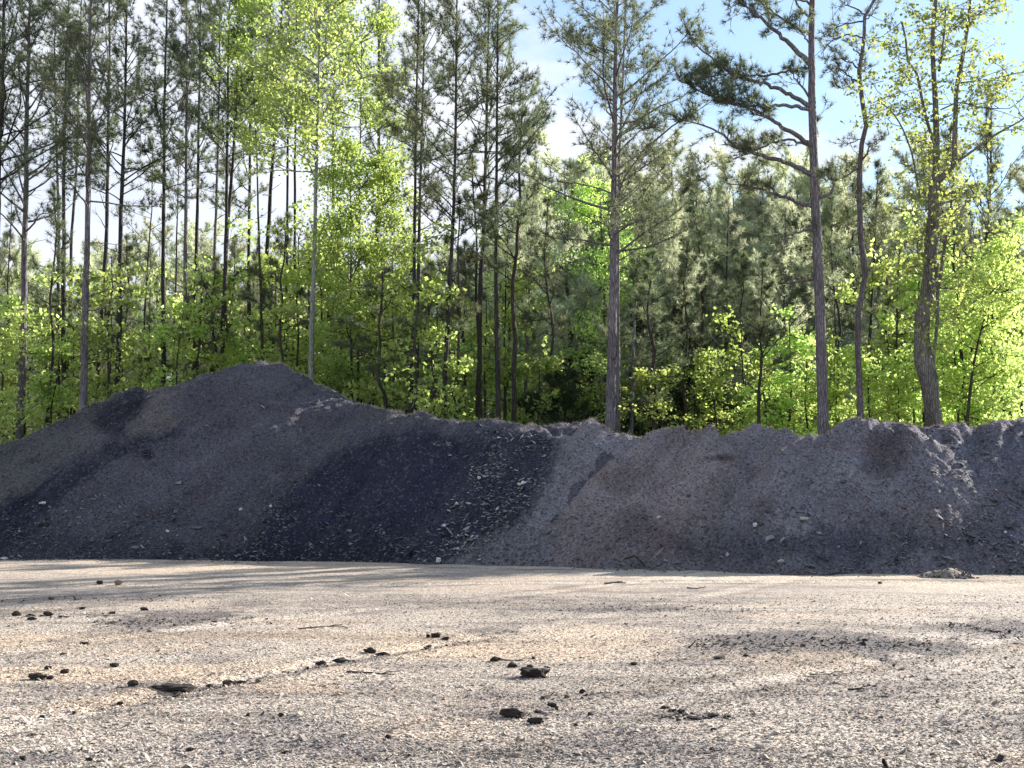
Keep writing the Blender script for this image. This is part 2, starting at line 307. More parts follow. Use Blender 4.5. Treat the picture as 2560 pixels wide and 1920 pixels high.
def tint(V, base):
    px, py = proj(V); x, z = V[:, 0], V[:, 2] * 1.5
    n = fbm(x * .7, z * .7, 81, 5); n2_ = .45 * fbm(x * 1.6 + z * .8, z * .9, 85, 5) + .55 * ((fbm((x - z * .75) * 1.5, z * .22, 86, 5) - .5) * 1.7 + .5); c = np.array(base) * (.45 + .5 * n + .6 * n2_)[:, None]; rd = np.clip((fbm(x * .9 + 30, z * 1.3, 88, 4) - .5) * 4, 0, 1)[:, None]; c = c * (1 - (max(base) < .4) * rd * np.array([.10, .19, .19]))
    def lay(poly, col, amt, **k):
        m = (softpoly(px, py, poly, **k) * amt)[:, None]; c[:] = c * (1 - m) + np.array(col) * m * (.8 + .4 * n)[:, None]
    def blob(cx, cy, rx, ry, col, amt, s):
        q = np.sqrt(((px - cx) / rx) ** 2 + ((py - cy) / ry) ** 2) + (fbm(px / 40, py / 40, s, 4) - .5) * 1.4
        m = (np.clip((1 - q) * 1.6, 0, 1) * amt)[:, None]; c[:] = c * (1 - m) + np.array(col) * m
    lay(DARK1, (.040, .042, .072), .93, wig=34, soft=10, s=3); lay(DARK2, (.036, .037, .06), .97, wig=22, soft=9, s=6); lay(DARK3, (.034, .034, .052), .9, wig=18, s=9)
    lay(TAN1, (.22, .195, .18), .85, wig=20, s=12); lay(WET, (.105, .09, .10), .8, wig=26, soft=9, s=15); lay(WET2, (.07, .062, .07), .7, wig=10, soft=4, s=18)
    blob(980, 1045, 110, 30, (.13, .125, .13), .6, 5); blob(760, 1100, 120, 40, (.125, .12, .125), .5, 6); blob(150, 1110, 150, 50, (.17, .16, .165), .6, 7); blob(40, 1180, 90, 60, (.16, .15, .155), .6, 8)
    blob(1800, 1145, 60, 12, (.075, .045, .045), .8, 9); blob(1590, 1300, 60, 70, (.12, .09, .09), .5, 10); blob(1560, 1200, 70, 40, (.13, .10, .095), .4, 11); blob(1900, 1260, 50, 60, (.11, .085, .085), .5, 12)  # first blob: narrow dark patch on the broad brown heap, colour only
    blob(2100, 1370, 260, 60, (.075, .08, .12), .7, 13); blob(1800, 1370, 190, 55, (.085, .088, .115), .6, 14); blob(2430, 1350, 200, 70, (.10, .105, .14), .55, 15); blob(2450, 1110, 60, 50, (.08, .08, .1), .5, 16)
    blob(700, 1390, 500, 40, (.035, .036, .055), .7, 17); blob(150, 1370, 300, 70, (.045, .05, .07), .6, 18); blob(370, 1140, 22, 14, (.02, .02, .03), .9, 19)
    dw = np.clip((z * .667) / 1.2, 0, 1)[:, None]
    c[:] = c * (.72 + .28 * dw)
    return np.clip(c, .01, .6)
faces_for_chips = []
def heap(cps, yo, base, label, seed, slope=SL, rr=.35, rough=1., name='soil_heap', res=.05, zs=None, cat='heap of soil', group='heaps of soil and crushed gravel in a row'):
    C = np.array([crest(px, py, yo) for px, py in cps]) if zs is None else np.array(zs)
    H = C[:, 2].max(); m = H / slope + .7
    x0, x1 = C[:, 0].min() - m, C[:, 0].max() + m; y0, y1 = C[:, 1].min() - m, C[:, 1].max() + m
    x0 = max(x0, -21); x1 = min(x1, 19)
    gx_ = np.arange(x0, x1, res); gy_ = np.concatenate([np.arange(y0, C[:, 1].max() + .8, res), np.arange(C[:, 1].max() + .8, y1, res * 3)])
    X, Y = np.meshgrid(gx_, gy_)
    wx = (fbm(X * .5, Y * .5, seed, 3) - .5) * .9; wy = (fbm(X * .5, Y * .5, seed + 5, 3) - .5) * .5
    best = np.full(X.shape, -9.)
    segs = [(C[k], C[k + 1]) for k in range(len(C) - 1)] if len(C) > 1 else [(C[0], C[0] + np.array([.05, 0, 0]))]
    for A, B in segs:
        d = B[:2] - A[:2]; L2 = (d ** 2).sum() + 1e-6
        Xw = X + wx * .5; Yw = Y + wy * .5
        t = np.clip(((Xw - A[0]) * d[0] + (Yw - A[1]) * d[1]) / L2, 0, 1)
        dist = np.hypot(Xw - A[0] - t * d[0], Yw - A[1] - t * d[1]); dist = np.where(dist < .0001, .0001, dist)
        h = A[2] + t * (B[2] - A[2]) - slope * (np.sqrt(dist ** 2 + rr ** 2) - rr * .9)
        k = .12; mx_ = np.maximum(best, h); best = np.where(best < -8, h, mx_ + k * .25 * np.clip(1 - abs(best - h) / k, 0, 1) ** 2)
    rill = (fbm(X * 1.7 + wx * 2 - Y * 1.1, Y * .3, seed + 11, 4) - .5) * .42
    lump = (fbm(X * 1.3, Y * 1.3, seed + 14, 4) - .5) * .24 + (fbm(X * 6, Y * 6, seed + 17, 3) - .5) * .10 * rough + (rng.random(X.shape) - .5) * .012 * rough
    Z = best + (rill + lump) * np.clip(best / .8, .5, 1) + (fbm(X * 3.1, Y * 1.2, seed + 23, 3) - .5) * .16 * np.clip(1 - best / .5, 0, 1)
    Z = Z - .03
    V = np.stack([X.ravel(), Y.ravel(), Z.ravel()], 1)
    ny, nx = X.shape; i = np.arange(ny - 1)[:, None] * nx; j = np.arange(nx - 1)[None]
    F = np.stack([i + j, i + j + 1, i + nx + j + 1, i + nx + j], -1).reshape(-1, 4)
    keep = (V[F, 2].max(1) > -.06); F = F[keep]
    used = np.unique(F); mp_ = np.full(len(V), -1); mp_[used] = np.arange(len(used)); V = V[used]; F = mp_[F]
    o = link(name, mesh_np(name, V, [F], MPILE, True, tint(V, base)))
    tag(o, label, cat, group)
    faces_for_chips.append(V)
    return o
LFT = (.135, .13, .155); RGT = (.265, .245, .265); BRN = (.215, .19, .205)
heap([(-420, 1190), (-200, 1150), (0, 1112), (160, 1056), (260, 1004), (345, 966), (400, 970)], .5, (.125, .118, .122), 'brown-topped shoulder of soil on the far left, with a dark band running down it', 100)
heap([(430, 962), (520, 930), (580, 905), (640, 900), (690, 908), (740, 930), (800, 960), (880, 997), (980, 1018), (1120, 1042), (1300, 1058), (1500, 1063)], 0, LFT, 'tallest heap of dark soil, its rounded peak rising left of centre', 110)
heap([(700, 1260), (800, 1170), (880, 1112), (960, 1086), (1060, 1080), (1110, 1092)], -.7, (.10, .098, .12), 'blackish blue gravel heap with a rounded top in front of the long falling ridge', 120, rough=1.5, slope=.78, rr=.2, cat='gravel heap')
heap([(1130, 1200), (1190, 1120), (1240, 1082), (1290, 1072), (1380, 1076)], -.45, (.25, .235, .25), 'dark heap strewn with pale broken stones in the middle of the row', 125, rough=2.2, cat='gravel heap')
heap([(1330, 1150), (1425, 1078), (1480, 1064), (1560, 1072)], -.15, (.30, .28, .30), 'smooth grey-brown heap just left of the thick pine trunk', 130)
heap([(1550, 1140), (1635, 1080), (1700, 1061), (1765, 1072)], -1.0, (.29, .255, .262), 'reddish brown heap with a sharp left ridge, right of the thick pine trunk', 135, rr=.1, slope=.86)
heap([(1690, 1190), (1760, 1120), (1825, 1078), (1880, 1063), (1960, 1068), (2010, 1080)], -.45, (.29, .265, .275), 'broad brown heap with a small dark patch below its top', 140, rr=.15, slope=.76)
heap([(1960, 1150), (2040, 1090), (2110, 1062), (2170, 1050), (2230, 1052), (2262, 1064)], -1.4, (.26, .247, .275), 'domed grey heap with a dark smooth patch sliding from its top', 145, rough=1.8, rr=.15, slope=.86)
heap([(2250, 1130), (2320, 1066), (2430, 1058), (2600, 1056), (2900, 1060)], -.5, (.24, .24, .285), 'flat-topped lumpy grey heap running out at the right edge', 150, rough=2.2)
heap([(2500, 1052), (2620, 1044), (2800, 1050)], 1.4, RGT, 'crest of a further heap peeping over the flat-topped heap at the right edge', 155)
tp = G(2405, 1446)
heap(None, 0, (.42, .36, .30), 'small fan of pale brown soil spilled at the foot of the right heap', 160, slope=.55, rr=.12, res=.03, name='soil_spill', zs=[(tp[0] - .12, tp[1] + .30, .24), (tp[0] + .12, tp[1] + .1, .10)], cat='spilled soil', group=None)
tp = G(2030, 1438)
heap(None, 0, (.24, .21, .19), 'thin smear of pale soil spilled at the foot of the domed heap', 165, slope=.4, rr=.1, res=.03, name='soil_spill', zs=[(tp[0] - .1, tp[1] + .1, .13), (tp[0] + .15, tp[1], .1)], cat='spilled soil', group=None)
# ------------------------------------------------------------------ loose chips on the heaps, gravel on the yard
OCT_V = np.array([[1, 0, 0], [-.5, .87, 0], [-.5, -.87, 0], [.6, .5, .7], [-.6, .4, .6], [0, -.8, .65]]) * np.array([1, 1, .8])
OCT_F = np.array([[0, 1, 3], [1, 4, 3], [1, 2, 4], [2, 5, 4], [2, 0, 5], [0, 3, 5], [3, 4, 5]])
def gtint(x, y):
    return GT[np.clip(np.searchsorted(ys, y), 0, len(ys) - 1), np.clip(np.searchsorted(xs, x), 0, len(xs) - 1)]
def chips(name, pos, size, mat, label, cat, col=None):
    n = len(pos); v = OCT_V[None] + rng.normal(0, .22, (n, 6, 3)); th = rng.random(n) * 6.28
    sc = size[:, None] * rng.uniform(.6, 1.4, (n, 3)) * np.array([1, 1, .75]); v = v * sc[:, None]
    c, s = np.cos(th)[:, None], np.sin(th)[:, None]; x = v[..., 0] * c - v[..., 1] * s; y = v[..., 0] * s + v[..., 1] * c
    tl = rng.normal(0, .5, n)[:, None]; z = v[..., 2] + x * tl
    v = np.stack([x, y, z], -1) + pos[:, None]
    F = (OCT_F[None] + (np.arange(n) * 6)[:, None, None]).reshape(-1, 3)
    o = link(name, mesh_np(name, v.reshape(-1, 3), [F], mat, False, None if col is None else np.repeat(col, 6, 0))); tag(o, label, cat, None, 'stuff'); return o
AV = np.concatenate(faces_for_chips)
apx, apy = proj(AV)
ok = (apx > -150) & (apx < 2710) & (AV[:, 2] > 0.0); AV = AV[ok]; apx = apx[ok]; apy = apy[ok]
# only where this heap is the uppermost one (bin map of the highest surface)
key = (np.round(AV[:, 0] / .07).astype(np.int64) + 500) * 4000 + np.round(AV[:, 1] / .07).astype(np.int64)
o_ = np.lexsort((-AV[:, 2], key)); k_s = key[o_]; first = np.concatenate([[True], k_s[1:] != k_s[:-1]]); top = o_[first]
AV = AV[top]; apx = apx[top]; apy = apy[top]
front = apy > np.interp(apx, [0, 350, 640, 850, 1300, 2560], [1100, 960, 905, 985, 1060, 1050]) - 5
wgt = .16 + 1.5 * np.clip((1.5 - AV[:, 2]) / 1.5, 0, 1) ** 1.5
st = softpoly(apx, apy, [(1120, 1400), (1150, 1200), (1230, 1090), (1390, 1085), (1380, 1180), (1300, 1300), (1190, 1400)], 30, 12, 40)
wgt += 1.6 * st + 1.2 * softpoly(apx, apy, [(560, 1400), (720, 1180), (860, 1130), (900, 1180), (700, 1330), (640, 1400)], 30, 20, 44) * .6
wgt += 1.1 * (apx > 1950) * np.clip((apy - 1150) / 200, 0, 1) + .9 * (apx > 2280) + .8 * softpoly(apx, apy, [(130, 1250), (330, 1190), (330, 1300), (200, 1330)], 30, 20, 48)
wgt *= np.clip(fbm(AV[:, 0] * 2.2, AV[:, 2] * 3, 90, 3) * 3 - 1, .1, 2)
wgt[~front] = 0.03
pr = wgt / wgt.sum()
def pick(n, p):
    k = rng.choice(len(AV), n, True, p); return AV[k] + rng.normal(0, .02, (n, 3)) * [1, 1, 0]
chips('loose_chips', pick(26000, pr), rng.lognormal(math.log(.019), .5, 26000), MCHIP, 'dark stone chips strewn over the slopes and feet of the heaps', 'stone chips')
p2 = (wgt * (st * 3 + .12)) + .8 * softpoly(apx, apy, [(2440, 1410), (2480, 1350), (2600, 1310), (2700, 1420)], 20, 15, 52) * 3; p2 /= p2.sum()  # last term adds pale chips that imitate sunlit speckles at lower right
nt = 9000; tx = rng.uniform(-100, 2660, nt); bx_ = np.array([G(q, np.interp(q, toe_px, toe_py)) for q in tx]); off = rng.exponential(.22, nt) * (fbm(tx / 60, tx * 0, 71, 3) * 2.2)
ty_ = bx_[:, 1] + .12 - off; tX = bx_[:, 0]
chips('foot_stones', np.stack([tX, ty_, ground_h(tX, ty_) + .006], 1), rng.lognormal(math.log(.017), .5, nt), MCHIP, 'dark stones rolled out onto the yard along the foot of the heaps', 'stone chips')
big = pick(900, np.where(AV[:, 2] < 1.3, pr, pr * .1) / np.where(AV[:, 2] < 1.3, pr, pr * .1).sum()); chips('coarse_stones', big, rng.lognormal(math.log(.05), .3, 900), MCHIP, 'coarse dark stones gathered low on the slopes', 'stones')
chips('pale_chips', pick(3600, p2), rng.lognormal(math.log(.024), .42, 3600), MCHIPL, 'pale stone chips among the dark slopes, standing in for sunlit speckles at lower right', 'stone chips')
# gravel on the yard: even density in the picture, nearest densest
n = 110000; v_ = rng.random(n); yy = 1 / (1 / 5.2 + (1 / 17. - 1 / 5.2) * v_); xx = (rng.random(n) * 2 - 1) * (yy * .5 + .6)
sz = rng.lognormal(math.log(.0074), .42, n)
chips('loose_gravel', np.stack([xx, yy, ground_h(xx, yy) + sz * .1], 1), sz, MGRAV, 'small pale and grey gravel stones covering the yard', 'gravel', gtint(xx, yy))
# dark crumbs of asphalt and soil along the tyre tracks
segs = [((60, 1795), (620, 1700), 18, 90), ((560, 1708), (1350, 1578), 15, 170), ((0, 1548), (300, 1540), 8, 120), ((230, 1560), (700, 1552), 14, 320), ((1400, 1522), (1900, 1530), 8, 200), ((1720, 1615), (2340, 1608), 16, 520), ((2360, 1560), (2560, 1590), 10, 160), ((1650, 1790), (1830, 1795), 5, 70), ((1200, 1740), (1600, 1740), 30, 60), ((0, 1500), (560, 1500), 9, 160), ((100, 1640), (700, 1620), 20, 60), ((60, 1900), (2500, 1900), 90, 160)]
pp = []; ss = []
for (x1, y1), (x2, y2), sg, n in segs:
    t = rng.random(n); ax = x1 + (x2 - x1) * t + rng.normal(0, 12, n); ay = y1 + (y2 - y1) * t + rng.normal(0, sg * .5, n)
    for q, r_ in zip(ax, ay):
        g = G(q, min(max(r_, 1440), 1960)); pp.append((g[0], g[1], ground_h(np.array([g[0]]), np.array([g[1]]))[0]))
    ss.append(rng.lognormal(math.log(.011), .5, n))
chips('dark_crumbs', np.array(pp), np.concatenate(ss), MROCK, 'dark crumbs of soil and asphalt lying along the tyre tracks', 'crumbs')
# ------------------------------------------------------------------ single rocks on the yard
from mathutils import noise as mnoise
def ico(sub=3):
    import bmesh
    bm = bmesh.new(); bmesh.ops.create_icosphere(bm, subdivisions=sub, radius=1.)
    v = np.array([q.co[:] for q in bm.verts]); f = np.array([[q.index for q in p.verts] for p in bm.faces]); bm.free(); return v, f
IV, IF = ico(3)
def rock(px, py, w_, h_, label, mat=None, kind='clod', rot=0., name='rock', cat='rock', group='loose rocks on the gravel yard'):
    g = G(px, py); sc = g[1] / FPX * 1.03; W = w_ * sc / 2 * 1.12; Hh = h_ * sc * 1.15
    v = IV.copy(); s = rng.random(3) * 50
    if kind == 'slab':
        v = np.sign(v) * abs(v) ** .62; v[:, 2] = np.clip(v[:, 2], -.8, .75)
    nz = np.array([mnoise.fractal(Vector(q * 1.5 + s), .7, 2.1, 5) for q in v]); v = v * (1 + nz[:, None] * (.5 if kind == 'slab' else .6))
    if kind != 'slab':   # chipped flat faces
        for _ in range(7):
            nn = unit(rng.normal(0, 1, 3)); d = v @ nn; v = v - np.outer(np.maximum(d - .72, 0) * .9, nn)
    v = v * [W, max(W * .55, Hh * .5), Hh * .55]
    c, s_ = math.cos(rot), math.sin(rot); v = np.stack([v[:, 0] * c - v[:, 1] * s_, v[:, 0] * s_ + v[:, 1] * c, v[:, 2]], 1)
    z = ground_h(np.array([g[0]]), np.array([g[1]]))[0]
    o = link(name, mesh_np(name, v, [IF], mat or MROCK, False)); o.location = (g[0], g[1], z + Hh * .38); tag(o, label, cat, group); return o
RK = [(1332, 1690, 58, 20, 'large flat-topped dark rock, biggest on the yard, right of centre', 'slab'), (1282, 1790, 62, 17, 'long knobbly black clod lying in front of the biggest rock'), (1338, 1806, 34, 14, 'domed black lump just right of the long knobbly clod'),
      (1377, 1766, 20, 12, 'peaked dark clod between the long knobbly clod and the biggest rock'), (1345, 1779, 20, 6, 'flat crumb of dark soil above the domed black lump'), (1392, 1772, 9, 7, 'tiny dark pebble beside the peaked dark clod'), (1237, 1650, 24, 10, 'dark lump at the left end of the short row behind the biggest rock'), (1280, 1665, 24, 11, 'dark clod with a ragged edge just behind and left of the biggest rock'),
      (1326, 1665, 13, 7, 'small dark stone directly behind the biggest rock'), (1368, 1666, 14, 4, 'thin dark flake behind and right of the biggest rock'), (1333, 1645, 9, 6, 'smallest dark pebble of the group behind the biggest rock'), (1586, 1662, 15, 8, 'lone dark stone on open gravel right of the biggest rock'),
      (430, 1722, 78, 13, 'broad flat slab of broken asphalt left of the middle', 'slab'), (334, 1717, 26, 15, 'black pointed stone just left of the broad flat slab'), (92, 1697, 34, 13, 'brick-shaped dark block near the left edge', 'slab'), (126, 1697, 16, 8, 'small dark clod touching the brick-shaped block'),
      (120, 1674, 18, 8, 'low brown clod behind the brick-shaped block'), (163, 1683, 18, 11, 'rounded brown stone right of the brick-shaped block'), (286, 1665, 22, 9, 'flattened brown clod behind the black pointed stone'), (212, 1607, 22, 8, 'single brown stone on the tan strip at left'),
      (802, 1659, 20, 12, 'squarish dark rock between the slab and the track crumbs', 'slab'), (852, 1652, 40, 13, 'ragged dark clod in the track, middle left'), (928, 1629, 25, 12, 'angular black chunk in the track, left one of a touching pair'), (957, 1633, 28, 8, 'low black chunk in the track, right one of a touching pair'),
      (1070, 1592, 10, 9, 'upright dark chip at the far end of the track'), (1090, 1593, 20, 10, 'blocky dark stone at the far end of the track', 'slab'), (1113, 1595, 18, 7, 'flattish dark stone right of the blocky one at the far end of the track'), (1072, 1611, 14, 8, 'dark nub lying in front of the blocky stone of the track'),
      (250, 1463, 15, 9, 'small dark ball of earth far off near the heaps'), (295, 1464, 19, 11, 'far reddish stone beside the small dark ball of earth', 'clod', MROCKB), (42, 1541, 22, 9, 'dark clod among crumbs near the left edge'), (120, 1543, 18, 10, 'dark double clod right of the one near the left edge'), (78, 1551, 20, 6, 'thin dark clod between the two near the left edge'),
      (361, 1528, 18, 7, 'dark stone on the far dark gravel patch at left'), (205, 1527, 16, 6, 'flat dark stone left of the far dark gravel patch'), (150, 1546, 12, 6, 'brown crumb right of the dark double clod'), (523, 1711, 14, 9, 'dark round stone right of the broad flat slab'), (575, 1703, 42, 10, 'lumpy dark clod in the track beyond the broad flat slab'), (606, 1706, 18, 8, 'dark nub at the right end of the lumpy track clod'),
      (300, 1754, 18, 7, 'dark stone on tan soil in front of the broad flat slab'), (186, 1778, 12, 5, 'small dark stone at the left front track'), (702, 1791, 12, 8, 'lone dark pebble in front, left of centre'), (970, 1844, 14, 8, 'lone dark pebble in front near the centre'), (223, 1900, 14, 9, 'dark pebble at the bottom left'), (56, 1896, 14, 9, 'dark pebble at the bottom left corner'), (475, 1876, 14, 9, 'dark pebble at the bottom, left third'),
      (620, 1790, 10, 7, 'tiny dark pebble in the grey patch in front of the track'), (1455, 1731, 15, 9, 'dark forked clod right of the biggest rock'), (1417, 1741, 12, 5, 'thin dark chip left of the dark forked clod'), (1660, 1770, 18, 6, 'flat dark chip, left one of three right of centre'), (1682, 1777, 18, 6, 'flat dark chip, middle one of three right of centre'), (1703, 1781, 17, 8, 'rounded black stone, right one of three right of centre'),
      (1695, 1799, 12, 5, 'small dark chip in front of the three right of centre'), (1475, 1788, 10, 7, 'tiny dark stone between the black lumps and the three chips'), (1740, 1796, 34, 8, 'crumbly black clod, left half of the dark strip at right front'), (1782, 1791, 32, 9, 'crumbly black clod, right half of the dark strip at right front'), (1785, 1825, 15, 6, 'small black stone in front of the dark strip at right front'),
      (1798, 1646, 30, 7, 'flat dark stone with a tail in front of the dark gravel patch at right'), (1864, 1641, 13, 5, 'small dark stone in front of the dark gravel patch at right'), (2200, 1460, 12, 4, 'far flat dark stone near the right heaps'), (2235, 1671, 8, 5, 'lone dark pebble on pale gravel at right'), (1440, 1812, 9, 6, 'tiny black pebble in front of the domed black lump')]
for r_ in RK:
    px, py, w_, h_, lab = r_[:5]; k = r_[5] if len(r_) > 5 else 'clod'; mt = r_[6] if len(r_) > 6 else None
    rock(px, py, w_, h_, lab, mt, k, rng.uniform(-.25, .25))
# pale stones standing out on the slopes
def on_slope(px, py):
    d = (apx - px) ** 2 + (apy - py) ** 2; k = np.argsort(d)[:12]; return AV[k[np.argmin(AV[k, 1])]]
for px, py, w_, h_, lab in [(1097, 1394, 17, 14, 'white angular stone at the foot of the dark heap'), (110, 1251, 18, 8, 'pale flat stone low on the far left shoulder'), (676, 1265, 9, 8, 'bright stone beside the black gravel, left side'), (600, 1269, 10, 8, 'dull pale stone left of the bright one'), (421, 1325, 10, 7, 'pale pebble low on the tallest heap'),
                            (1650, 1288, 12, 9, 'pale stone in the middle of the brown heap'), (2348, 1226, 8, 7, 'white pebble high on the right heaps'), (2509, 1324, 8, 7, 'white pebble low on the right heaps'), (1200, 1196, 11, 9, 'pale stone among the strewn rubble, upper'), (1147, 1258, 12, 8, 'pale stone among the strewn rubble, lower left'), (1290, 1210, 14, 8, 'pale stone among the strewn rubble, upper right'), (1308, 1202, 15, 8, 'flat pale stone at the top right of the strewn rubble'),
                            (1108, 1310, 14, 7, 'pale stone under the strewn rubble'), (1945, 1392, 20, 8, 'greyish flat stone at the foot of the right heaps'), (1806, 1383, 11, 8, 'grey round stone at the foot of the brown heap'), (12, 1392, 20, 7, 'pale flat stone at the left corner of the heaps'), (2010, 1294, 22, 8, 'greenish grey flat stone on the slope left of the domed heap'), (1887, 1314, 12, 12, 'leaning grey stone on the broad brown heap')]:
    q = on_slope(px, py); o = rock(px, 1440, w_, h_, lab, MPALE if 'gr' not in lab[:8] else MCHIPL, 'clod', 0, 'pale_stone', 'stone', 'pale stones on the slopes')
    sc_ = q[1] / G(px, 1440)[1]; o.scale = (sc_ * .78,) * 3; o.location = (q[0], q[1] - .03, q[2] + .02)
# twigs and straw
def twig(pts, r_, label, mat, name='twig'):
    W = []
    for px, py in pts:
        g = G(px, py); W.append((g[0], g[1], ground_h(np.array([g[0]]), np.array([g[1]]))[0] + r_ * 1.1))
    A = Acc(); W = np.array(W); A.tube(W, np.linspace(r_, r_ * .5, len(W)), 6); k = len(W) // 2
    A.tube([W[k], W[k] + [.07, .05, .01], W[k] + [.16, .07, .012]], [r_ * .6, r_ * .5, r_ * .3], 5)
    o = link(name, A.mesh(name, mat, True)); tag(o, label, 'twig', 'twigs lying on the yard'); return o
twig([(745, 1577), (780, 1574), (820, 1571), (850, 1570), (870, 1575)], .009, 'bent brown twig on the tan strip left of centre', MBARKD)
twig([(866, 1682), (920, 1684), (955, 1686), (985, 1688)], .008, 'thin straight brown twig in front of the track', MBARKD)
twig([(1512, 1462), (1535, 1460), (1565, 1461)], .016, 'short brown branch lying far off near the heaps', MBARKD)
twig([(1718, 1469), (1740, 1471), (1765, 1468)], .010, 'far thin twig right of the short branch', MBARKD)
twig([(2018, 1691), (2035, 1692), (2054, 1691)], .011, 'pale peeled stick at right', MSTRAW)
twig([(2024, 1683), (2045, 1684), (2070, 1686), (2095, 1689)], .008, 'dark twig behind the pale peeled stick', MBARKD)
twig([(2120, 1726), (2145, 1724), (2168, 1725)], .008, 'short dark twig right of the pale stick', MBARKD)
twig([(1232, 1647), (1290, 1650), (1312, 1650)], .007, 'hair-thin twig behind the dark lumps', MBARKD)
# a dead branch sticking out of the brown heap's foot
q = on_slope(1590, 1395); A = Acc()
A.tube([q + [-.25, -.02, .10], q + [-.05, -.1, .17], q + [.08, -.15, .05], q + [.15, -.2, -.05]], [.02, .026, .024, .02], 6)
tag(link('branch', A.mesh('branch', MBARKD, True)), 'dark crooked branch poking out at the foot of the brown heap', 'branch')
q = on_slope(1646, 1372); A = Acc(); A.tube([q + [-.1, -.05, -.08], q + [.1, -.06, .13]], [.006, .004], 5)
tag(link('straw', A.mesh('straw', MSTRAW, True)), 'pale straw standing on the slope beside the crooked branch', 'straw')
# dry weeds along the crests
cx_ = []
for lo, hi, n in [(0, 700, 500), (700, 1500, 1500), (1500, 2560, 1700)]:
    px = rng.uniform(lo - 40, hi + 40, n)
    cx_.append(px)
px = np.concatenate(cx_)
colmax = {}
b_id = np.round(apx / 4).astype(int)
od = np.lexsort((apy, b_id)); bs = b_id[od]; fst = np.concatenate([[True], bs[1:] != bs[:-1]]); tops = {int(b): AV[i_] for b, i_ in zip(bs[fst], od[fst])}
vv = []
for p_ in px:
    q = tops.get(int(round(p_ / 4)))
    if q is None: continue
    b0 = q + rng.normal(0, .12, 3) * [.4, 1, 0] + [0, 0, -.03]; hgt = rng.uniform(.02, .09) * (1.5 if rng.random() < .1 else 1); d = np.array([rng.normal(0, .7), rng.normal(0, .3), 1.]) * hgt
    vv += [b0 + [-.006, 0, 0], b0 + [.006, 0, 0], b0 + d]
vv = np.array(vv); tag(link('dry_weeds', mesh_np('dry_weeds', vv, [np.arange(len(vv)).reshape(-1, 3)], MSTRAW)), 'short dry weeds along the crests of the heaps', 'weeds', None, 'stuff')
# ------------------------------------------------------------------ foliage builders
def needles(tp_, td, size, n=13, width=.013, seed=0):
    r = np.random.default_rng(seed); tp_ = np.asarray(tp_); td = unit(np.asarray(td)); size = np.asarray(size)
    m = len(tp_); d = td[:, None] * .75 + r.normal(0, .62, (m, n, 3)); d = unit(d)
    L = size[:, None] * r.uniform(.7, 1.15, (m, n)); side = unit(np.cross(d, r.normal(0, 1, (m, n, 3))))
    base = tp_[:, None] + d * .01 - td[:, None] * (r.random((m, n, 1)) * .06)
    wd = width * (size[:, None, None] / .2)
    v = np.stack([base - side * wd * .5, base + side * wd * .5, base + d * L[..., None]], 2).reshape(-1, 3)
    return v, np.arange(len(v)).reshape(-1, 3)
def leaves(cp_, size, seed=0, flat=.55):
    r = np.random.default_rng(seed); n = len(cp_)
    nrm = unit(r.normal(0, 1, (n, 3)) * [1, 1, .8] + [0, 0, flat]); u = unit(np.cross(nrm, r.normal(0, 1, (n, 3)))); w_ = np.cross(nrm, u)
    s = (size * r.uniform(.65, 1.3, n))[:, None]
    v = np.stack([cp_ - u * s * .5, cp_ - w_ * s * .42 + u * s * .05, cp_ + u * s * .55, cp_ + w_ * s * .42 + u * s * .05], 1).reshape(-1, 3)
    return v, np.arange(len(v)).reshape(-1, 4)
def curve(p, d, L, n, up=0., wob=.12, r=None):
    pts = [np.array(p, float)]; d = unit(np.array(d, float)); s = L / n
    for _ in range(n):
        d = unit(d + r.normal(0, wob, 3) + [0, 0, up]); pts.append(pts[-1] + d * s)
    return np.array(pts)
def trunk_from(pts, w_, Y, top, r, taper=.45, extra=0):
    """pts: places of the trunk in the photograph from top to bottom, all at distance Y"""
    W = [P(a_, b, Y) for a_, b in pts][::-1]
    if len(W) == 1: W.append(W[0] + [0, 0, 3])
    lo = W[0]; d = (W[1] - W[0]) / max(W[1][2] - W[0][2], .1); W = [np.array([lo[0] - d[0] * lo[2] * .5, Y, -.1])] + W
    hi = W[-1]; d = (W[-1] - W[-2]) / max(W[-1][2] - W[-2][2], .1)
    if top > hi[2] + .5:
        n = int((top - hi[2]) / 1.5) + 1
        for k in range(1, n + 1): W.append(hi + d * .6 * (top - hi[2]) * k / n * [1, 1, 0] + [0, 0, (top - hi[2]) * k / n])
    W = np.array(W); z = np.arange(W[0, 2], W[-1, 2], .6); z = np.append(z, W[-1, 2])
    o = np.argsort(W[:, 2]); x = np.interp(z, W[o, 2], W[o, 0])
    k_ = np.ones(3) / 3; xs_ = np.convolve(np.pad(x, 1, 'edge'), k_, 'valid')
    yy_ = Y + np.cumsum(r.normal(0, .03, len(z)))
    T = np.stack([xs_, yy_, z], 1); r0 = w_ * Y / FPX / 2 * 1.08
    f = (z - z[0]) / (z[-1] - z[0]); rad = r0 * (1.12 - f * (1.12 - taper * .35)); rad[:2] *= [1.25, 1.08]; rad[-1] *= .4
    return T, rad
def at_z(T, z): return np.array([np.interp(z, T[:, 2], T[:, k]) for k in range(3)])
def bumpy_tube(A, T, rad, k=10, amp=.06, r=None):
    rr_ = rad[:, None] * (1 + r.normal(0, amp, (len(T), k))); A.tube(T, rr_, k)
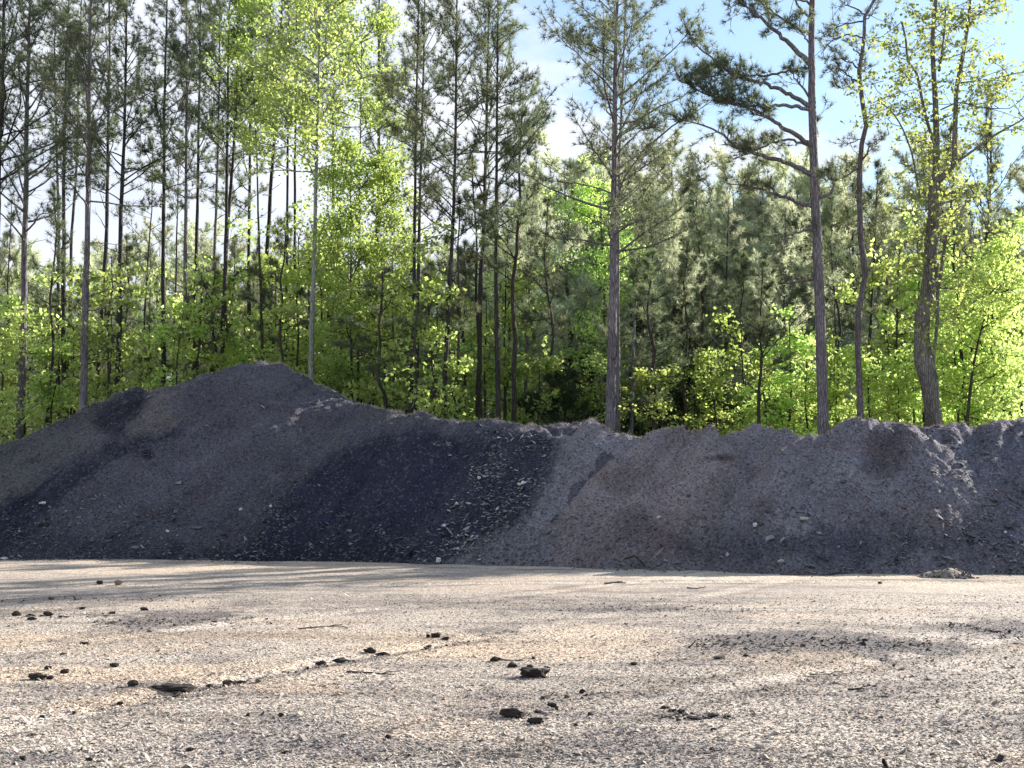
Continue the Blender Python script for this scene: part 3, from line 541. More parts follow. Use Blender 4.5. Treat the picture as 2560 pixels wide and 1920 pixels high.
def pine_parts(T, rad, r, z0, nb, L0, dens=1., side=None, dead=0, needle=.21, up=.1, e0=25, prof=None, twn=7, wn=.015, nn=17):
    A = Acc(); bumpy_tube(A, T, rad, 10, .05, r); tp_, td, ts = [], [], []
    top = T[-1, 2]
    for i_ in range(nb + dead):
        isdead = i_ >= nb
        if isdead: z = r.uniform(max(2.5, z0 * .55), z0 + 2)
        else: z = z0 + (top - z0) * ((i_ + r.random()) / nb)
        f = np.clip((z - z0) / (top - z0), 0, 1); p = at_z(T, z); tr = np.interp(z, T[:, 2], rad)
        az = r.random() * 6.283
        if side is not None and r.random() < side[1]: az = side[0] + r.normal(0, .55)
        pf = prof(f) if prof else (.55 + .45 * math.sin(math.pi * min(f * 1.3 + .1, 1))) * (1 - f ** 3 * .75)
        L = L0 * pf * r.uniform(.6, 1.15); el = R(e0 + f * 35 + r.normal(0, 9))
        if isdead: L *= r.uniform(.3, .8); el = R(r.normal(15, 14))
        d = np.array([math.cos(az) * math.cos(el), math.sin(az) * math.cos(el), math.sin(el)])
        n = max(4, int(L / .35)); br = curve(p, d, L, n, up * .35 - (.03 if L > 2.4 else 0), .11, r); b0 = min(tr * .5, .008 + L * .011)
        A.tube(br, np.linspace(b0, .007, n + 1), 5)
        if isdead:
            for q in range(int(r.integers(1, 4))):
                k = int(r.integers(1, n)); tw = curve(br[k], unit(br[k] - br[k - 1]) + r.normal(0, .7, 3), L * .3, 3, .02, .2, r); A.tube(tw, np.linspace(.008, .004, 4), 3)
            continue
        ntw = int(twn * 1.5 * L / L0 * dens + 4)
        for q in range(ntw):
            fr = r.uniform(.25, 1.); k = fr * n; ki = min(int(k), n - 1); bp = br[ki] + (br[ki + 1] - br[ki]) * (k - ki)
            dd = unit(unit(br[ki + 1] - br[ki]) * .8 + r.normal(0, .62, 3) * [1, 1, .6] + [0, 0, .25]); tl = L * r.uniform(.12, .3) * (1.25 - fr * .5) + .12
            tw = curve(bp, dd, tl, 3, .08, .2, r); A.tube(tw, [.006, .005, .004, .003], 3)
            for u_ in np.arange(.3 if tl > .4 else .62, 1.01, .34):
                kk = min(int(u_ * 3), 2); q_ = tw[kk] + (tw[kk + 1] - tw[kk]) * (u_ * 3 - kk); jd = unit(tw[kk + 1] - tw[kk]) + r.normal(0, .35, 3) + [0, 0, .3]
                tp_.append(q_); td.append(jd); ts.append(needle * r.uniform(.75, 1.2))
        tp_.append(br[-1]); td.append(br[-1] - br[-2]); ts.append(needle)
    v, f = needles(tp_, td, ts, nn, wn, int(r.integers(1e6)))
    return A, v, f
def make_tree(name, base, A, fv, ff, label, cat, group, bark, fol, mode=3):
    o = empty(name, tuple(base)); b = np.array(base)
    for k in range(len(A.v)): A.v[k] = A.v[k] - b
    t = link('trunk', A.mesh('trunk', bark, True), o)
    if fv is not None and len(fv): c = link('crown', mesh_np('crown', fv - b, [ff], fol), o)
    tag(o, label, cat, group); return o
PG = 'tall pines standing behind the heaps'
def pine(pts, w_, Y, label, z0=9., nb=34, L0=2.4, top=None, seed=0, bark=MBARK, fol=MNEED, **k):
    r = np.random.default_rng(seed); top = top or (P(1280, -60, Y)[2] + r.uniform(.8, 2.5))
    T, rad = trunk_from(pts, w_, Y, top, r)
    A, v, f = pine_parts(T, rad, r, z0, nb, L0, **k)
    return make_tree('pine_tree', (T[0, 0], Y, 0), A, v, f, label, 'pine tree', PG, bark, fol)
PN = [  # pts, width, Y, label, kwargs
 ([(12, 0), (4, 300), (-6, 620), (-16, 1050)], 22, 34, 'pine cut by the left edge of the photo, only its right side showing', dict(z0=9, nb=40, L0=3.2, dens=1.5)),
 ([(74, 100), (72, 250), (62, 620), (55, 930), (51, 1086)], 19, 35, 'thick pine second from the left edge, leaning slightly right', dict(z0=8, nb=44, L0=3.2, dens=1.4, dead=5)),
 ([(134, 0), (137, 250), (144, 550), (146, 1000)], 10, 42, 'thin pine close on the left of the straight medium pine near the left edge', dict(z0=12, nb=34, L0=2.2, dead=3)),
 ([(168, 0), (162, 170), (156, 548), (157, 676), (160, 866), (163, 1060)], 13, 38, 'straight medium pine left of the tall clean trunk at left', dict(z0=11, nb=36, L0=2.6, dead=5)),
 ([(196, 200), (190, 380), (177, 590), (172, 900)], 10, 46, 'thin leaning pine hidden low down by green leaves, left of the clean trunk', dict(z0=14, nb=22, L0=2, dead=3)),
 ([(226, 0), (224, 42), (217, 295), (213, 506), (207, 634), (202, 1014)], 19, 32, 'tall clean violet-grey pine trunk meeting the heap shoulder at far left', dict(z0=8.6, nb=40, L0=2.9, dead=6, dens=1.2)),
 ([(272, 100), (268, 337), (265, 590), (255, 760), (249, 930)], 13, 40, 'dark pine just right of the tall clean trunk, leaf clad at its foot', dict(z0=11, nb=32, L0=2.4, dead=5)),
 ([(312, 42), (306, 380), (300, 633), (297, 803), (291, 970)], 15, 35, 'dark pine with many dead side limbs above the shoulder of the heap', dict(z0=9.5, nb=42, L0=3.1, dead=9)),
 ([(380, 330), (377, 500), (369, 640), (359, 845), (356, 960)], 8, 44, 'short spindly pine above the saddle of the left heap', dict(z0=7, nb=20, L0=1.5, top=15.5)),
 ([(422, 42), (415, 380), (411, 675), (413, 950)], 13, 38, 'straight pine left of the heap peak, first of four slim ones', dict(z0=10.5, nb=36, L0=2.3, dead=5)),
 ([(452, 330), (447, 464), (441, 675), (437, 761), (434, 900)], 8, 48, 'thin slanting dark pine between two straight ones left of the peak', dict(z0=12, nb=16, L0=1.5, top=17)),
 ([(464, 42), (464, 380), (463, 633), (466, 803), (470, 950)], 13, 36, 'slim grey pine with a bowed foot, left of the heap peak', dict(z0=10, nb=38, L0=2.5, dead=5)),
 ([(500, 0), (498, 127), (493, 380), (487, 675), (483, 930)], 12, 40, 'slim dark pine with a dead stub, right of the bowed-foot pine', dict(z0=11.5, nb=34, L0=2.3, dead=6)),
 ([(549, 0), (548, 127), (544, 422), (538, 675), (533, 950)], 10, 38, 'narrow grey pine, left one of the close trio by the heap peak', dict(z0=12, nb=30, L0=2., dead=4)),
 ([(569, 0), (567, 84), (563, 422), (559, 675), (551, 950)], 13, 35, 'reddish pine, middle one of the close trio by the heap peak', dict(z0=11, nb=34, L0=2.4, dead=3)),
 ([(598, 100), (593, 295), (584, 422), (572, 548), (563, 696), (556, 950)], 12, 37, 'pine curving away to the right at the top, right one of the close trio', dict(z0=9, nb=30, L0=2.3, dead=7)),
 ([(627, 0), (626, 127), (622, 422), (618, 633), (622, 930)], 11, 39, 'straight pine rising right behind the peak of the tallest heap', dict(z0=10, nb=34, L0=2.3, dead=5)),
 ([(700, 160), (690, 316), (679, 443), (669, 633), (658, 740), (650, 960)], 14, 41, 'dark pine leaning to the right with bare forked limbs, behind the heap peak', dict(z0=12.5, nb=26, L0=2.4, dead=8)),
 ([(724, 60), (723, 253), (721, 633), (717, 803), (714, 1000)], 10, 42, 'thin pine, left one of a pair right of the heap peak', dict(z0=13.5, nb=24, L0=2., dead=5)),
 ([(740, 60), (738, 253), (736, 633), (734, 845), (733, 1000)], 10, 40, 'thin pine, right one of a pair right of the heap peak', dict(z0=13.5, nb=24, L0=2., dead=3)),
 ([(836, 0), (833, 211), (831, 506), (822, 720), (815, 1000)], 11, 41, 'dark pine right of the pale trunk, wrapped in green leaves', dict(z0=13, nb=26, L0=2., dead=4)),
 ([(948, 0), (947, 253), (947, 422), (941, 633), (940, 760), (939, 845), (934, 1000)], 14, 38, 'stout dark pine with upswept bare limbs, right of the bright green crown', dict(z0=10, nb=38, L0=2., dead=10, e0=45)),
 ([(1046, 0), (1044, 84), (1040, 338), (1036, 633), (1036, 761), (1026, 1030)], 12, 36, 'straight dark pine, left one of the crossing pair left of centre', dict(z0=10, nb=42, L0=2.2, dead=8, e0=40)),
 ([(1062, 60), (1057, 295), (1050, 506), (1046, 675), (1040, 1030)], 11, 37, 'brown pine with a hooked limb, right one of the crossing pair left of centre', dict(z0=12, nb=26, L0=2., dead=5)),
 ([(1142, 0), (1141, 42), (1139, 338), (1133, 548), (1126, 675), (1120, 760), (1109, 1035)], 13, 34, 'single straight pine leaning a little right, left of centre', dict(z0=9.4, nb=46, L0=2.3, dead=4, dens=1.1)),
 ([(1222, 0), (1221, 127), (1215, 380), (1209, 591), (1200, 720), (1198, 1040)], 14, 36, 'brown pine, left one of the centre pair, its foot lost in leaves', dict(z0=10, nb=40, L0=2.4, dead=9, e0=35)),
 ([(1245, 0), (1244, 84), (1242, 338), (1240, 633), (1240, 761), (1247, 1060)], 13, 34, 'straight pine, right one of the centre pair, with a long limb reaching right', dict(z0=9.5, nb=46, L0=2.7, dead=6, side=(0., .3))),
 ([(1333, 490), (1331, 506), (1325, 677), (1312, 1035)], 11, 38, 'young pine with a broad loose crown between the centre pair and the thick pine', dict(z0=5.5, nb=36, L0=2.4, top=13.2, fol=MNEEDB, dens=1.3)),
 ([(1545, 0), (1542, 42), (1538, 295), (1536, 506), (1533, 761), (1525, 1075)], 26, 32, 'thick violet-grey pine right of centre with a cone-shaped crown', dict(z0=8.2, nb=62, L0=4.3, dead=5, dens=1.2, e0=20)),
 ([(1566, 0), (1559, 211), (1550, 380), (1545, 675), (1546, 1050)], 11, 35, 'slim pine standing tight behind the thick one right of centre', dict(z0=10, nb=34, L0=2.6)),
 ([(1596, 640), (1590, 740), (1584, 845), (1577, 1070)], 14, 37, 'short dark-stemmed pine just right of the thick pine', dict(z0=4., nb=26, L0=2.2, top=9.5, fol=MNEED, dens=1.3)),
 ([(1966, 380), (1964, 506), (1964, 592), (1960, 760), (1955, 1050)], 11, 42, 'slim dark young pine left of the big one-sided pine', dict(z0=6, nb=40, L0=2.5, top=15, fol=MNEEDB, dens=1.3)),
 ([(1824, 500), (1820, 571), (1814, 845), (1812, 1065)], 9, 44, 'straight slender young pine in the middle of the olive pines', dict(z0=5, nb=38, L0=2.6, top=14, fol=MNEEDB, dens=1.3)),
 ([(1690, 560), (1680, 720), (1665, 930), (1660, 1065)], 9, 41, 'slender young pine leaning right, right of the thick pine', dict(z0=4.5, nb=38, L0=2.6, top=12.3, fol=MNEEDB, dens=1.3)),
 ([(2195, 420), (2187, 592), (2177, 803), (2168, 1060)], 11, 40, 'dark slim pine close right of the wavy pine', dict(z0=8, nb=26, L0=1.9, top=14)),
 ([(2478, 330), (2478, 401), (2474, 527), (2464, 633), (2457, 740), (2449, 970), (2445, 1065)], 14, 38, 'dark pine with rising bare limbs right of the twisted tree', dict(z0=8.5, nb=26, L0=2.3, top=15.5, dead=5, e0=38)),
 ([(2537, 640), (2529, 803), (2506, 1065)], 7, 44, 'hair-thin pine near the right edge', dict(z0=7, nb=16, L0=1.4, top=13.)),
]
for i_, (pts, w_, Y, lab, k) in enumerate(PN):
    if pts[-1][0] < 1000:      # the tall heap is deep: the pines behind it stand further back
        f_ = (Y + 5.) / Y; Y += 5.; k = dict(k); k['L0'] = k.get('L0', 2.4) * f_; k['z0'] = k.get('z0', 9.) * f_ + 1.3; k['needle'] = .23
        if 'top' in k: k['top'] = (k['top'] - 1.6) * f_ + 1.6
    kr = random.Random(i_); k = dict(k); k['dens'] = k.get('dens', 1.) * (kr.uniform(.5, 1.) if Y > 32.5 else 1.3); k['L0'] = k.get('L0', 2.4) * kr.uniform(.85, 1.2); k['e0'] = k.get('e0', 25) + kr.uniform(-8, 10)
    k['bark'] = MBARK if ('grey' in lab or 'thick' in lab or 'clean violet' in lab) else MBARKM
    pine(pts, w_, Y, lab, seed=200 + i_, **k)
# the big one-sided pine: limbs placed by hand
def hero_limbs(A, T, rad, limbs, Y, r, tufts, needle=.21, tw_den=9.5, leaf=False):
    for pts, w0 in limbs:
        W = [P(a_, b, Y) for a_, b in pts]; z = W[0][2]; W[0] = at_z(T, z); n = len(W)
        dy = r.uniform(-1., 1.) * .9
        W = np.array(W); t = np.linspace(0, 1, n); W[:, 1] = W[0, 1] + dy * t
        tt = np.linspace(0, 1, n * 4); B = np.stack([np.interp(tt, t, W[:, k]) for k in range(3)], 1)
        for _ in range(2): B[1:-1] = (B[:-2] + B[1:-1] * 2 + B[2:]) / 4
        B[1:-1] += r.normal(0, .018, (len(B) - 2, 3))
        r0 = w0 * Y / FPX / 2; A.tube(B, np.linspace(r0, .012, len(B)), 7)
        L = np.linalg.norm(np.diff(B, axis=0), axis=1).sum()
        for q in range(int(L * tw_den)):
            fr = r.uniform(.3, 1.) ** .8; k = fr * (len(B) - 1); ki = min(int(k), len(B) - 2); bp = B[ki]; bd = unit(B[ki + 1] - B[ki])
            dd = unit(bd * .7 + r.normal(0, .6, 3) + [0, 0, .35]); tl = r.uniform(.3, 1.0) * (1.15 - fr * .5)
            tw = curve(bp, dd, tl, 4, .07, .22, r); A.tube(tw, [.013, .01, .008, .006, .004], 4)
            subs = [tw]
            for _ in range(2):
                kk = int(r.integers(1, 4)); s2 = curve(tw[kk], unit(tw[kk + 1] - tw[kk]) + r.normal(0, .6, 3) + [0, 0, .2], tl * r.uniform(.3, .55), 3, .06, .2, r); A.tube(s2, [.006, .005, .004, .003], 3); subs.append(s2)
            for s_ in subs:
                tufts.append((s_[-1], s_[-1] - s_[-2] + [0, 0, .05], needle * r.uniform(.8, 1.2)))
                if r.random() < .6: tufts.append((s_[-2], s_[-1] - s_[-2] + r.normal(0, .05, 3), needle * r.uniform(.7, 1.1)))
r = np.random.default_rng(901); Y = 31.
T, rad = trunk_from([(2033, 0), (2031, 42), (2029, 253), (2038, 422), (2044, 633), (2050, 761), (2059, 1070)], 29, Y, 18.2, r)
rad = np.interp(T[:, 2], [0, 5, 10, 15, 18], np.array([30, 27, 23, 16, 12]) * Y / FPX / 2)
A = Acc(); bumpy_tube(A, T, rad, 12, .04, r); tf = []
z3 = lambda L_: [(1660 + a_ * .4219, b * .4219) for a_, b in L_]
hero_limbs(A, T, rad, [(z3([(865, 385), (780, 310), (690, 240), (590, 165), (500, 120), (420, 60), (360, 20)]), 15), (z3([(865, 400), (760, 410), (650, 435), (520, 430), (400, 415), (280, 440), (180, 410)]), 8), (z3([(870, 575), (790, 510), (715, 445)]), 7),
  (z3([(870, 640), (780, 570), (700, 515), (600, 470), (500, 445), (400, 390), (300, 300), (200, 200), (150, 100)]), 13), (z3([(870, 665), (790, 635), (700, 635), (600, 645), (500, 650), (380, 655), (250, 600), (120, 480)]), 11),
  (z3([(875, 870), (800, 810), (700, 760), (600, 700), (480, 650), (330, 620), (180, 560), (60, 500)]), 14), (z3([(875, 870), (780, 825), (650, 830), (520, 900), (420, 930)]), 8), (z3([(878, 1035), (800, 980), (700, 940), (560, 900), (440, 860), (360, 780), (200, 700), (20, 680)]), 15),
  (z3([(885, 1225), (800, 1190), (700, 1150), (600, 1110), (500, 1080), (390, 1065)]), 12), (z3([(870, 120), (820, 70), (760, 20), (700, -40)]), 8), (z3([(868, 200), (810, 180), (700, 120), (600, 60), (520, -10)]), 9), (z3([(868, 260), (820, 230), (760, 160)]), 5), (z3([(900, 735), (925, 710)]), 5),
  (z3([(930, 1170), (985, 1160), (1000, 1110), (980, 1070), (930, 1090)]), 10), (z3([(905, 1370), (820, 1370), (740, 1410), (620, 1425)]), 9), (z3([(905, 1640), (840, 1655), (720, 1645)]), 9), (z3([(868, 20), (800, 0), (740, -20)]), 7)], Y, r, tf)
v, f = needles([q[0] for q in tf], [q[1] for q in tf], [q[2] for q in tf], 17, .015, 5)
make_tree('pine_tree', (T[0, 0], Y, 0), A, v, f, 'big one-sided pine with long limbs all sweeping left, right of centre', 'pine tree', PG, MBARK, MNEED)
r = np.random.default_rng(902); Y = 34.
T, rad = trunk_from([(2200, -20), (2170, 21), (2152, 63), (2160, 105), (2147, 160), (2152, 253), (2160, 316), (2149, 380), (2147, 500), (2149, 633), (2158, 698), (2145, 782), (2145, 887), (2151, 1065)], 17, Y, 17.6, r)
_w = np.array([P(a_, b, Y) for a_, b in [(2200, -20), (2170, 21), (2152, 63), (2163, 105), (2143, 165), (2151, 253), (2163, 316), (2147, 380), (2145, 500), (2148, 600), (2161, 690), (2143, 775), (2141, 890), (2151, 1065)][::-1]])
T[:, 0] = np.interp(T[:, 2], _w[:, 2], _w[:, 0])
rad = np.interp(T[:, 2], [0, 5, 10, 15, 17], np.array([17, 16, 14, 11, 8]) * Y / FPX / 2)
A = Acc(); bumpy_tube(A, T, rad, 10, .05, r); tf = []
hero_limbs(A, T, rad, [(z3([(1150, 480), (1105, 490), (1060, 460), (1000, 440), (950, 470)]), 6), (z3([(1150, 420), (1080, 390), (1010, 390)]), 5), (z3([(1155, 560), (1090, 540), (1000, 560)]), 4), (z3([(1150, 340), (1110, 300)]), 5), (z3([(1160, 330), (1210, 300)]), 4), (z3([(1165, 230), (1090, 190), (1000, 220), (960, 280)]), 5),
  (z3([(1160, 130), (1080, 130), (1000, 150)]), 5), (z3([(1180, 90), (1100, 40), (1060, 10)]), 5), (z3([(1165, 430), (1210, 420)]), 4), (z3([(1165, 960), (1190, 930), (1180, 900), (1240, 860)]), 6), (z3([(1150, 1000), (1060, 1060), (980, 1080)]), 5), (z3([(1175, 130), (1230, 90), (1260, 40)]), 4), (z3([(1160, 820), (1080, 860)]), 3)], Y, r, tf, needle=.17, tw_den=9)
v, f = needles([q[0] for q in tf], [q[1] for q in tf], [q[2] for q in tf], 17, .015, 6)
make_tree('pine_tree', (T[0, 0], Y, 0), A, v, f, 'wavy slender pine against open sky with small separate tufts of needles', 'pine tree', PG, MBARK, MNEED)
# ------------------------------------------------------------------ broadleaf trees
def leafy(A, starts, r, size=.10, depth=3, L=1.2, out_=None, lpc=26, flat=.5, spread=.24):
    """grow branching shoots from (point, dir, length, radius) and collect leaf positions"""
    cp_ = []
    stack = [(np.array(p), unit(np.array(d, float)), l, ra, 0) for p, d, l, ra in starts]
    while stack:
        p, d, l, ra, g = stack.pop(); n = 5; c = curve(p, d, l, n, .03, .16, r); A.tube(c, np.linspace(ra, ra * .45, n + 1), 4 if g else 5)
        if g < depth - 1:
            for q in range(4):
                k = int(r.integers(1, n + 1)); dd = unit(unit(c[k] - c[k - 1]) + r.normal(0, .65, 3) * [1, 1, .7]); stack.append((c[k], dd, l * r.uniform(.4, .7), ra * .5, g + 1))
        if g >= depth - 2:
            m = lpc if g == depth - 1 else lpc // 2
            k = r.uniform(.3, 1, m) * n; ki = np.minimum(k.astype(int), n - 1); q = c[ki] + (c[ki + 1] - c[ki]) * (k - ki)[:, None]
            cp_.append(q + r.normal(0, spread, (m, 3)) * [1, 1, .6])
    return leaves(np.concatenate(cp_), size, int(r.integers(1e6)), flat)
BG = 'broadleaf trees among the pines'
# pale-barked tree with the bright crown
r = np.random.default_rng(911); Y = 38.
T, rad = trunk_from([(800, 0), (798, 150), (795, 295), (789, 464), (785, 675), (778, 845), (776, 1010)], 15, Y, 20.5, r)
A = Acc(); bumpy_tube(A, T, rad, 10, .05, r); st_ = []
for k in range(46):
    z = 12.6 + (20. - 12.6) * k / 46; f = k / 46; az = r.random() * 6.28; el = R(15 + 30 * f + r.normal(0, 12)); l = (1.6 + .9 * math.sin(math.pi * min(1, f * 1.15 + .1))) * r.uniform(.65, 1.15)
    st_.append((at_z(T, z), (math.cos(az) * math.cos(el), math.sin(az) * math.cos(el), math.sin(el)), l, .03))
for z, s_ in [(9.2, 1), (9.9, -1), (8.2, 1), (10.6, 1), (7.5, -1)]: st_.append((at_z(T, z), (s_, r.normal(0, .3), .3), 1.1, .02))
v, f = leafy(A, st_, r, .12, 3, lpc=12, spread=.2)
make_tree('broadleaf_tree', (T[0, 0], Y, 0), A, v, f, 'broadleaf tree with a pale grey trunk and a large bright green crown', 'broadleaf tree', BG, MBARKG, MLEAF)
# twisted tree on the right
r = np.random.default_rng(912); Y = 31.
T, rad = trunk_from([(2337, 464), (2331, 548), (2324, 675), (2318, 761), (2308, 845), (2316, 930), (2328, 1000), (2336, 1070)], 36, Y, 10.4, r)
_w = np.array([P(a_, b, Y) for a_, b in [(2337, 464), (2333, 548), (2324, 675), (2316, 761), (2303, 815), (2306, 880), (2320, 940), (2331, 1010), (2338, 1070)][::-1]]); T[:, 0] = np.interp(T[:, 2], _w[:, 2], _w[:, 0])
rad = np.interp(T[:, 2], [0, 3, 4.5, 5.5, 8, 9.8, 10.6], np.array([33, 32, 42, 41, 30, 29, 36]) * Y / FPX / 2)
A = Acc(); bumpy_tube(A, T, rad, 14, .13, r); st_ = []
def stem(pts, w0, w1):
    W = np.array([P(a_, b, Y) for a_, b in pts]); W[:, 1] += np.linspace(0, r.uniform(-.8, .8), len(W)); t = np.linspace(0, 1, len(W)); tt = np.linspace(0, 1, len(W) * 4)
    B = np.stack([np.interp(tt, t, W[:, k]) for k in range(3)], 1)
    for _ in range(2): B[1:-1] = (B[:-2] + B[1:-1] * 2 + B[2:]) / 4
    A.tube(B, np.linspace(w0, w1, len(B)) * Y / FPX / 2, 8); return B
stems = [stem(z3([(1605, 1110), (1620, 950), (1625, 800), (1625, 600), (1618, 400), (1615, 200), (1640, 0), (1650, -90)]), 20, 8), stem(z3([(1620, 1080), (1680, 1020), (1735, 960), (1735, 850), (1745, 700), (1755, 500), (1790, 350), (1830, 150), (1850, 0), (1860, -90)]), 17, 7),
  stem(z3([(1622, 900), (1590, 800), (1555, 650), (1530, 480), (1520, 400), (1470, 330), (1470, 200), (1450, 80)]), 9, 5), stem(z3([(1735, 960), (1850, 880), (1960, 800), (2080, 740), (2150, 690)]), 7, 3), stem(z3([(1630, 420), (1660, 300), (1690, 150), (1710, 0)]), 7, 4),
  stem(z3([(1610, 1640), (1625, 1400), (1640, 1200), (1680, 1140), (1800, 1100), (1870, 1000)]), 15, 4), stem([(2330, 940), (2334, 860), (2336, 790), (2330, 740), (2336, 692), (2344, 600)], 9, 9), stem(z3([(1520, 1180), (1480, 900), (1430, 740), (1380, 640), (1300, 560)]), 5, 3), stem(z3([(1855, 90), (1960, 0), (2060, 40)]), 4, 3), stem(z3([(1760, 490), (1850, 470), (2000, 440), (2130, 400)]), 4, 3), stem(z3([(1640, 650), (1750, 600), (1900, 640), (2050, 640)]), 4, 2)]
for B in stems:
    for k in range(4 if len(B) > 18 else 3, len(B), 3 if len(B) > 18 else 2):
        for _ in range(int(r.random() < .75) + int(r.random() < .5)): st_.append((B[k], np.array([r.normal(0, 1), r.normal(0, 1), r.normal(.15, .4)]), r.uniform(.6, 1.35), .014))
for a_, b in [(1300, 480), (1290, 560), (1280, 680), (1330, 640), (1400, 560), (1340, 180), (1400, 260), (1330, 800)]:
    p = P(1660 + a_ * .4219, b * .4219, Y); st_.append((p, (-.5, r.normal(0, 1), .2), .8, .012))
for k in range(16): p = at_z(T, r.uniform(5.5, 10.)); az = r.random() * 6.28; st_.append((p, (math.cos(az), math.sin(az), .25), r.uniform(1., 1.7), .018))
v, f = leafy(A, st_, r, .11, 3, lpc=3, spread=.11)
make_tree('broadleaf_tree', (T[0, 0], Y, 0), A, v, f, 'gnarled twisted tree with a swollen, split trunk and several upright stems', 'broadleaf tree', BG, MBARKO, MLEAFD)
def broad(pts, w_, Y, top, label, z0, nb, L, seed, fol=MLEAF, bark=MBARKD, lpc=20, size=.10, name='broadleaf_tree'):
    r = np.random.default_rng(seed); T, rad = trunk_from(pts, w_, Y, top, r, .3); A = Acc(); bumpy_tube(A, T, rad, 8, .05, r); st_ = []
    for k in range(nb):
        f = (k + r.random()) / nb; z = z0 + (top - z0) * f; az = r.random() * 6.28; el = R(8 + 30 * f + r.normal(0, 12)); l = L * (.45 + .55 * math.sin(math.pi * (f * .8 + .15))) * r.uniform(.6, 1.2)
        st_.append((at_z(T, z), (math.cos(az) * math.cos(el), math.sin(az) * math.cos(el), math.sin(el)), l, .018))
    v, f = leafy(A, st_, r, size, 3, lpc=lpc, spread=.18)
    return make_tree(name, (T[0, 0], Y, 0), A, v, f, label, 'broadleaf tree', BG, bark, fol)
broad([(2546, 634), (2483, 731), (2453, 824), (2432, 930), (2417, 1065)], 12, 33, 8.6, 'slanting broadleaf tree leaning to the right edge', 3.6, 26, 1.5, 921, lpc=18)
broad([(878, 340), (878, 634), (880, 1010)], 9, 39, 13.8, 'slim broadleaf tree with dark green hanging leaves right of the pale trunk', 5, 40, 1.5, 922, MLEAFD, lpc=13)
broad([(960, 560), (962, 700), (962, 1010)], 7, 39, 13.2, 'slim broadleaf tree clad in dark green in front of the stout dark pine', 4.5, 34, 1.3, 923, MLEAFD, lpc=20)
broad([(625, 60), (640, 400), (660, 1000)], 9, 40, 20., 'tall narrow broadleaf tree on the left flank of the bright crown', 14.6, 30, 1.45, 924, MLEAFD, lpc=13)
broad([(905, 60), (900, 400), (895, 1000)], 9, 40, 19, 'tall broadleaf tree on the right flank of the bright crown, darker green', 12.8, 34, 1.75, 925, MLEAFD, lpc=13)
broad([(1500, 470), (1510, 700), (1515, 1060)], 9, 42, 13.6, 'narrow bright broadleaf tree rising behind the left side of the thick pine', 6, 40, 1.6, 926, MLEAF, lpc=13)
# ------------------------------------------------------------------ understory saplings: five built, the rest copied
def copy_tree(src, loc, rz, sc, label):
    c = src.copy(); COL.objects.link(c); c.location = loc; c.rotation_euler = (0, 0, rz); c.scale = sc; c['label'] = label
    for ch in src.children: d = ch.copy(); COL.objects.link(d); d.parent = c
    return c
def sapling(h, seed, fol, lpc=5):
    r = np.random.default_rng(seed); T = np.stack([np.cumsum(r.normal(0, .05, 10)), np.cumsum(r.normal(0, .05, 10)), np.linspace(-.1, h, 10)], 1)
    A = Acc(); A.tube(T, np.linspace(.065, .015, 10), 6); st_ = []
    for k in range(int(h * 3.4)):
        z = .8 + (h - .8) * r.random(); az = r.random() * 6.28; st_.append((at_z(T, z), (math.cos(az), math.sin(az), r.normal(.15, .2)), r.uniform(.7, 1.5) * (1.1 - .5 * z / h), .012))
    v, f = leafy(A, st_, r, .13, 3, lpc=lpc, flat=.9, spread=.13)
    return T, A, v, f
r = np.random.default_rng(950)
SAPG = 'young leafy trees filling the gap under the pines'
LAB = {'L': 'young bright green tree in the leafy thicket under the left pines', 'R': 'young yellow-green tree in the leafy thicket behind the right heaps', 'M': 'young green tree in the shaded thicket behind the middle heaps'}
src = {'a': [], 'b': []}
def place(kind, px, Y, topy, side, used={}):
    h = P(1280, topy, Y)[2]; hx = P(px, 900, Y)[0]; L = src[kind]
    if len(L) < 7:
        hh = 7.5; T, A, v, f = sapling(hh, 960 + len(L) + (50 if kind == 'b' else 0), None, 5 if kind == 'a' else 5)
        o = make_tree('young_tree', (0, 0, 0), A, v, f, LAB[side], 'young tree', SAPG, MBARKD, MLEAF if kind == 'a' else MLEAFD)
        L.append(o); o.location = (hx, Y, 0); o.scale = (h / 7.5 * .5 + .5,) * 2 + (h / 7.5,); return
    s = L[int(r.integers(len(L)))]; k = h / 7.5
    copy_tree(s, (hx, Y, 0), r.random() * 6.28, (k * .5 + .5, k * .5 + .5, k), LAB[side])
for i_ in range(23):      # left thicket
    place('a' if i_ % 3 else 'b', -60 + 1330 * (i_ + r.uniform(-.4, .4)) / 22, r.uniform(38.2, 44) if i_ < 17 else r.uniform(33, 41), r.choice([r.uniform(580, 700), r.uniform(720, 880)]), 'L')
for i_ in range(10):
    place('b' if i_ % 3 else 'a', -40 + 1300 * (i_ + r.uniform(-.4, .4)) / 9, r.uniform(44, 52), r.uniform(610, 740), 'L')
for px, ty in [(1350, 900), (1430, 930), (1500, 900), (1600, 880), (1650, 930), (1720, 860), (1790, 900), (1500, 980), (1860, 800)]:
    place('b', px, r.uniform(33, 40), ty, 'M')
for px, ty in [(1900, 880), (1960, 790), (2010, 840), (2100, 740), (2090, 900), (2180, 830), (2230, 610), (2270, 700), (2250, 900), (2300, 600), (2400, 640), (2380, 760), (2450, 700), (2520, 600), (2560, 700), (2600, 560), (2350, 850), (1900, 900), (1980, 900), (2500, 840), (2210, 900)]:
    place('a', px, r.uniform(34, 42), ty, 'R')
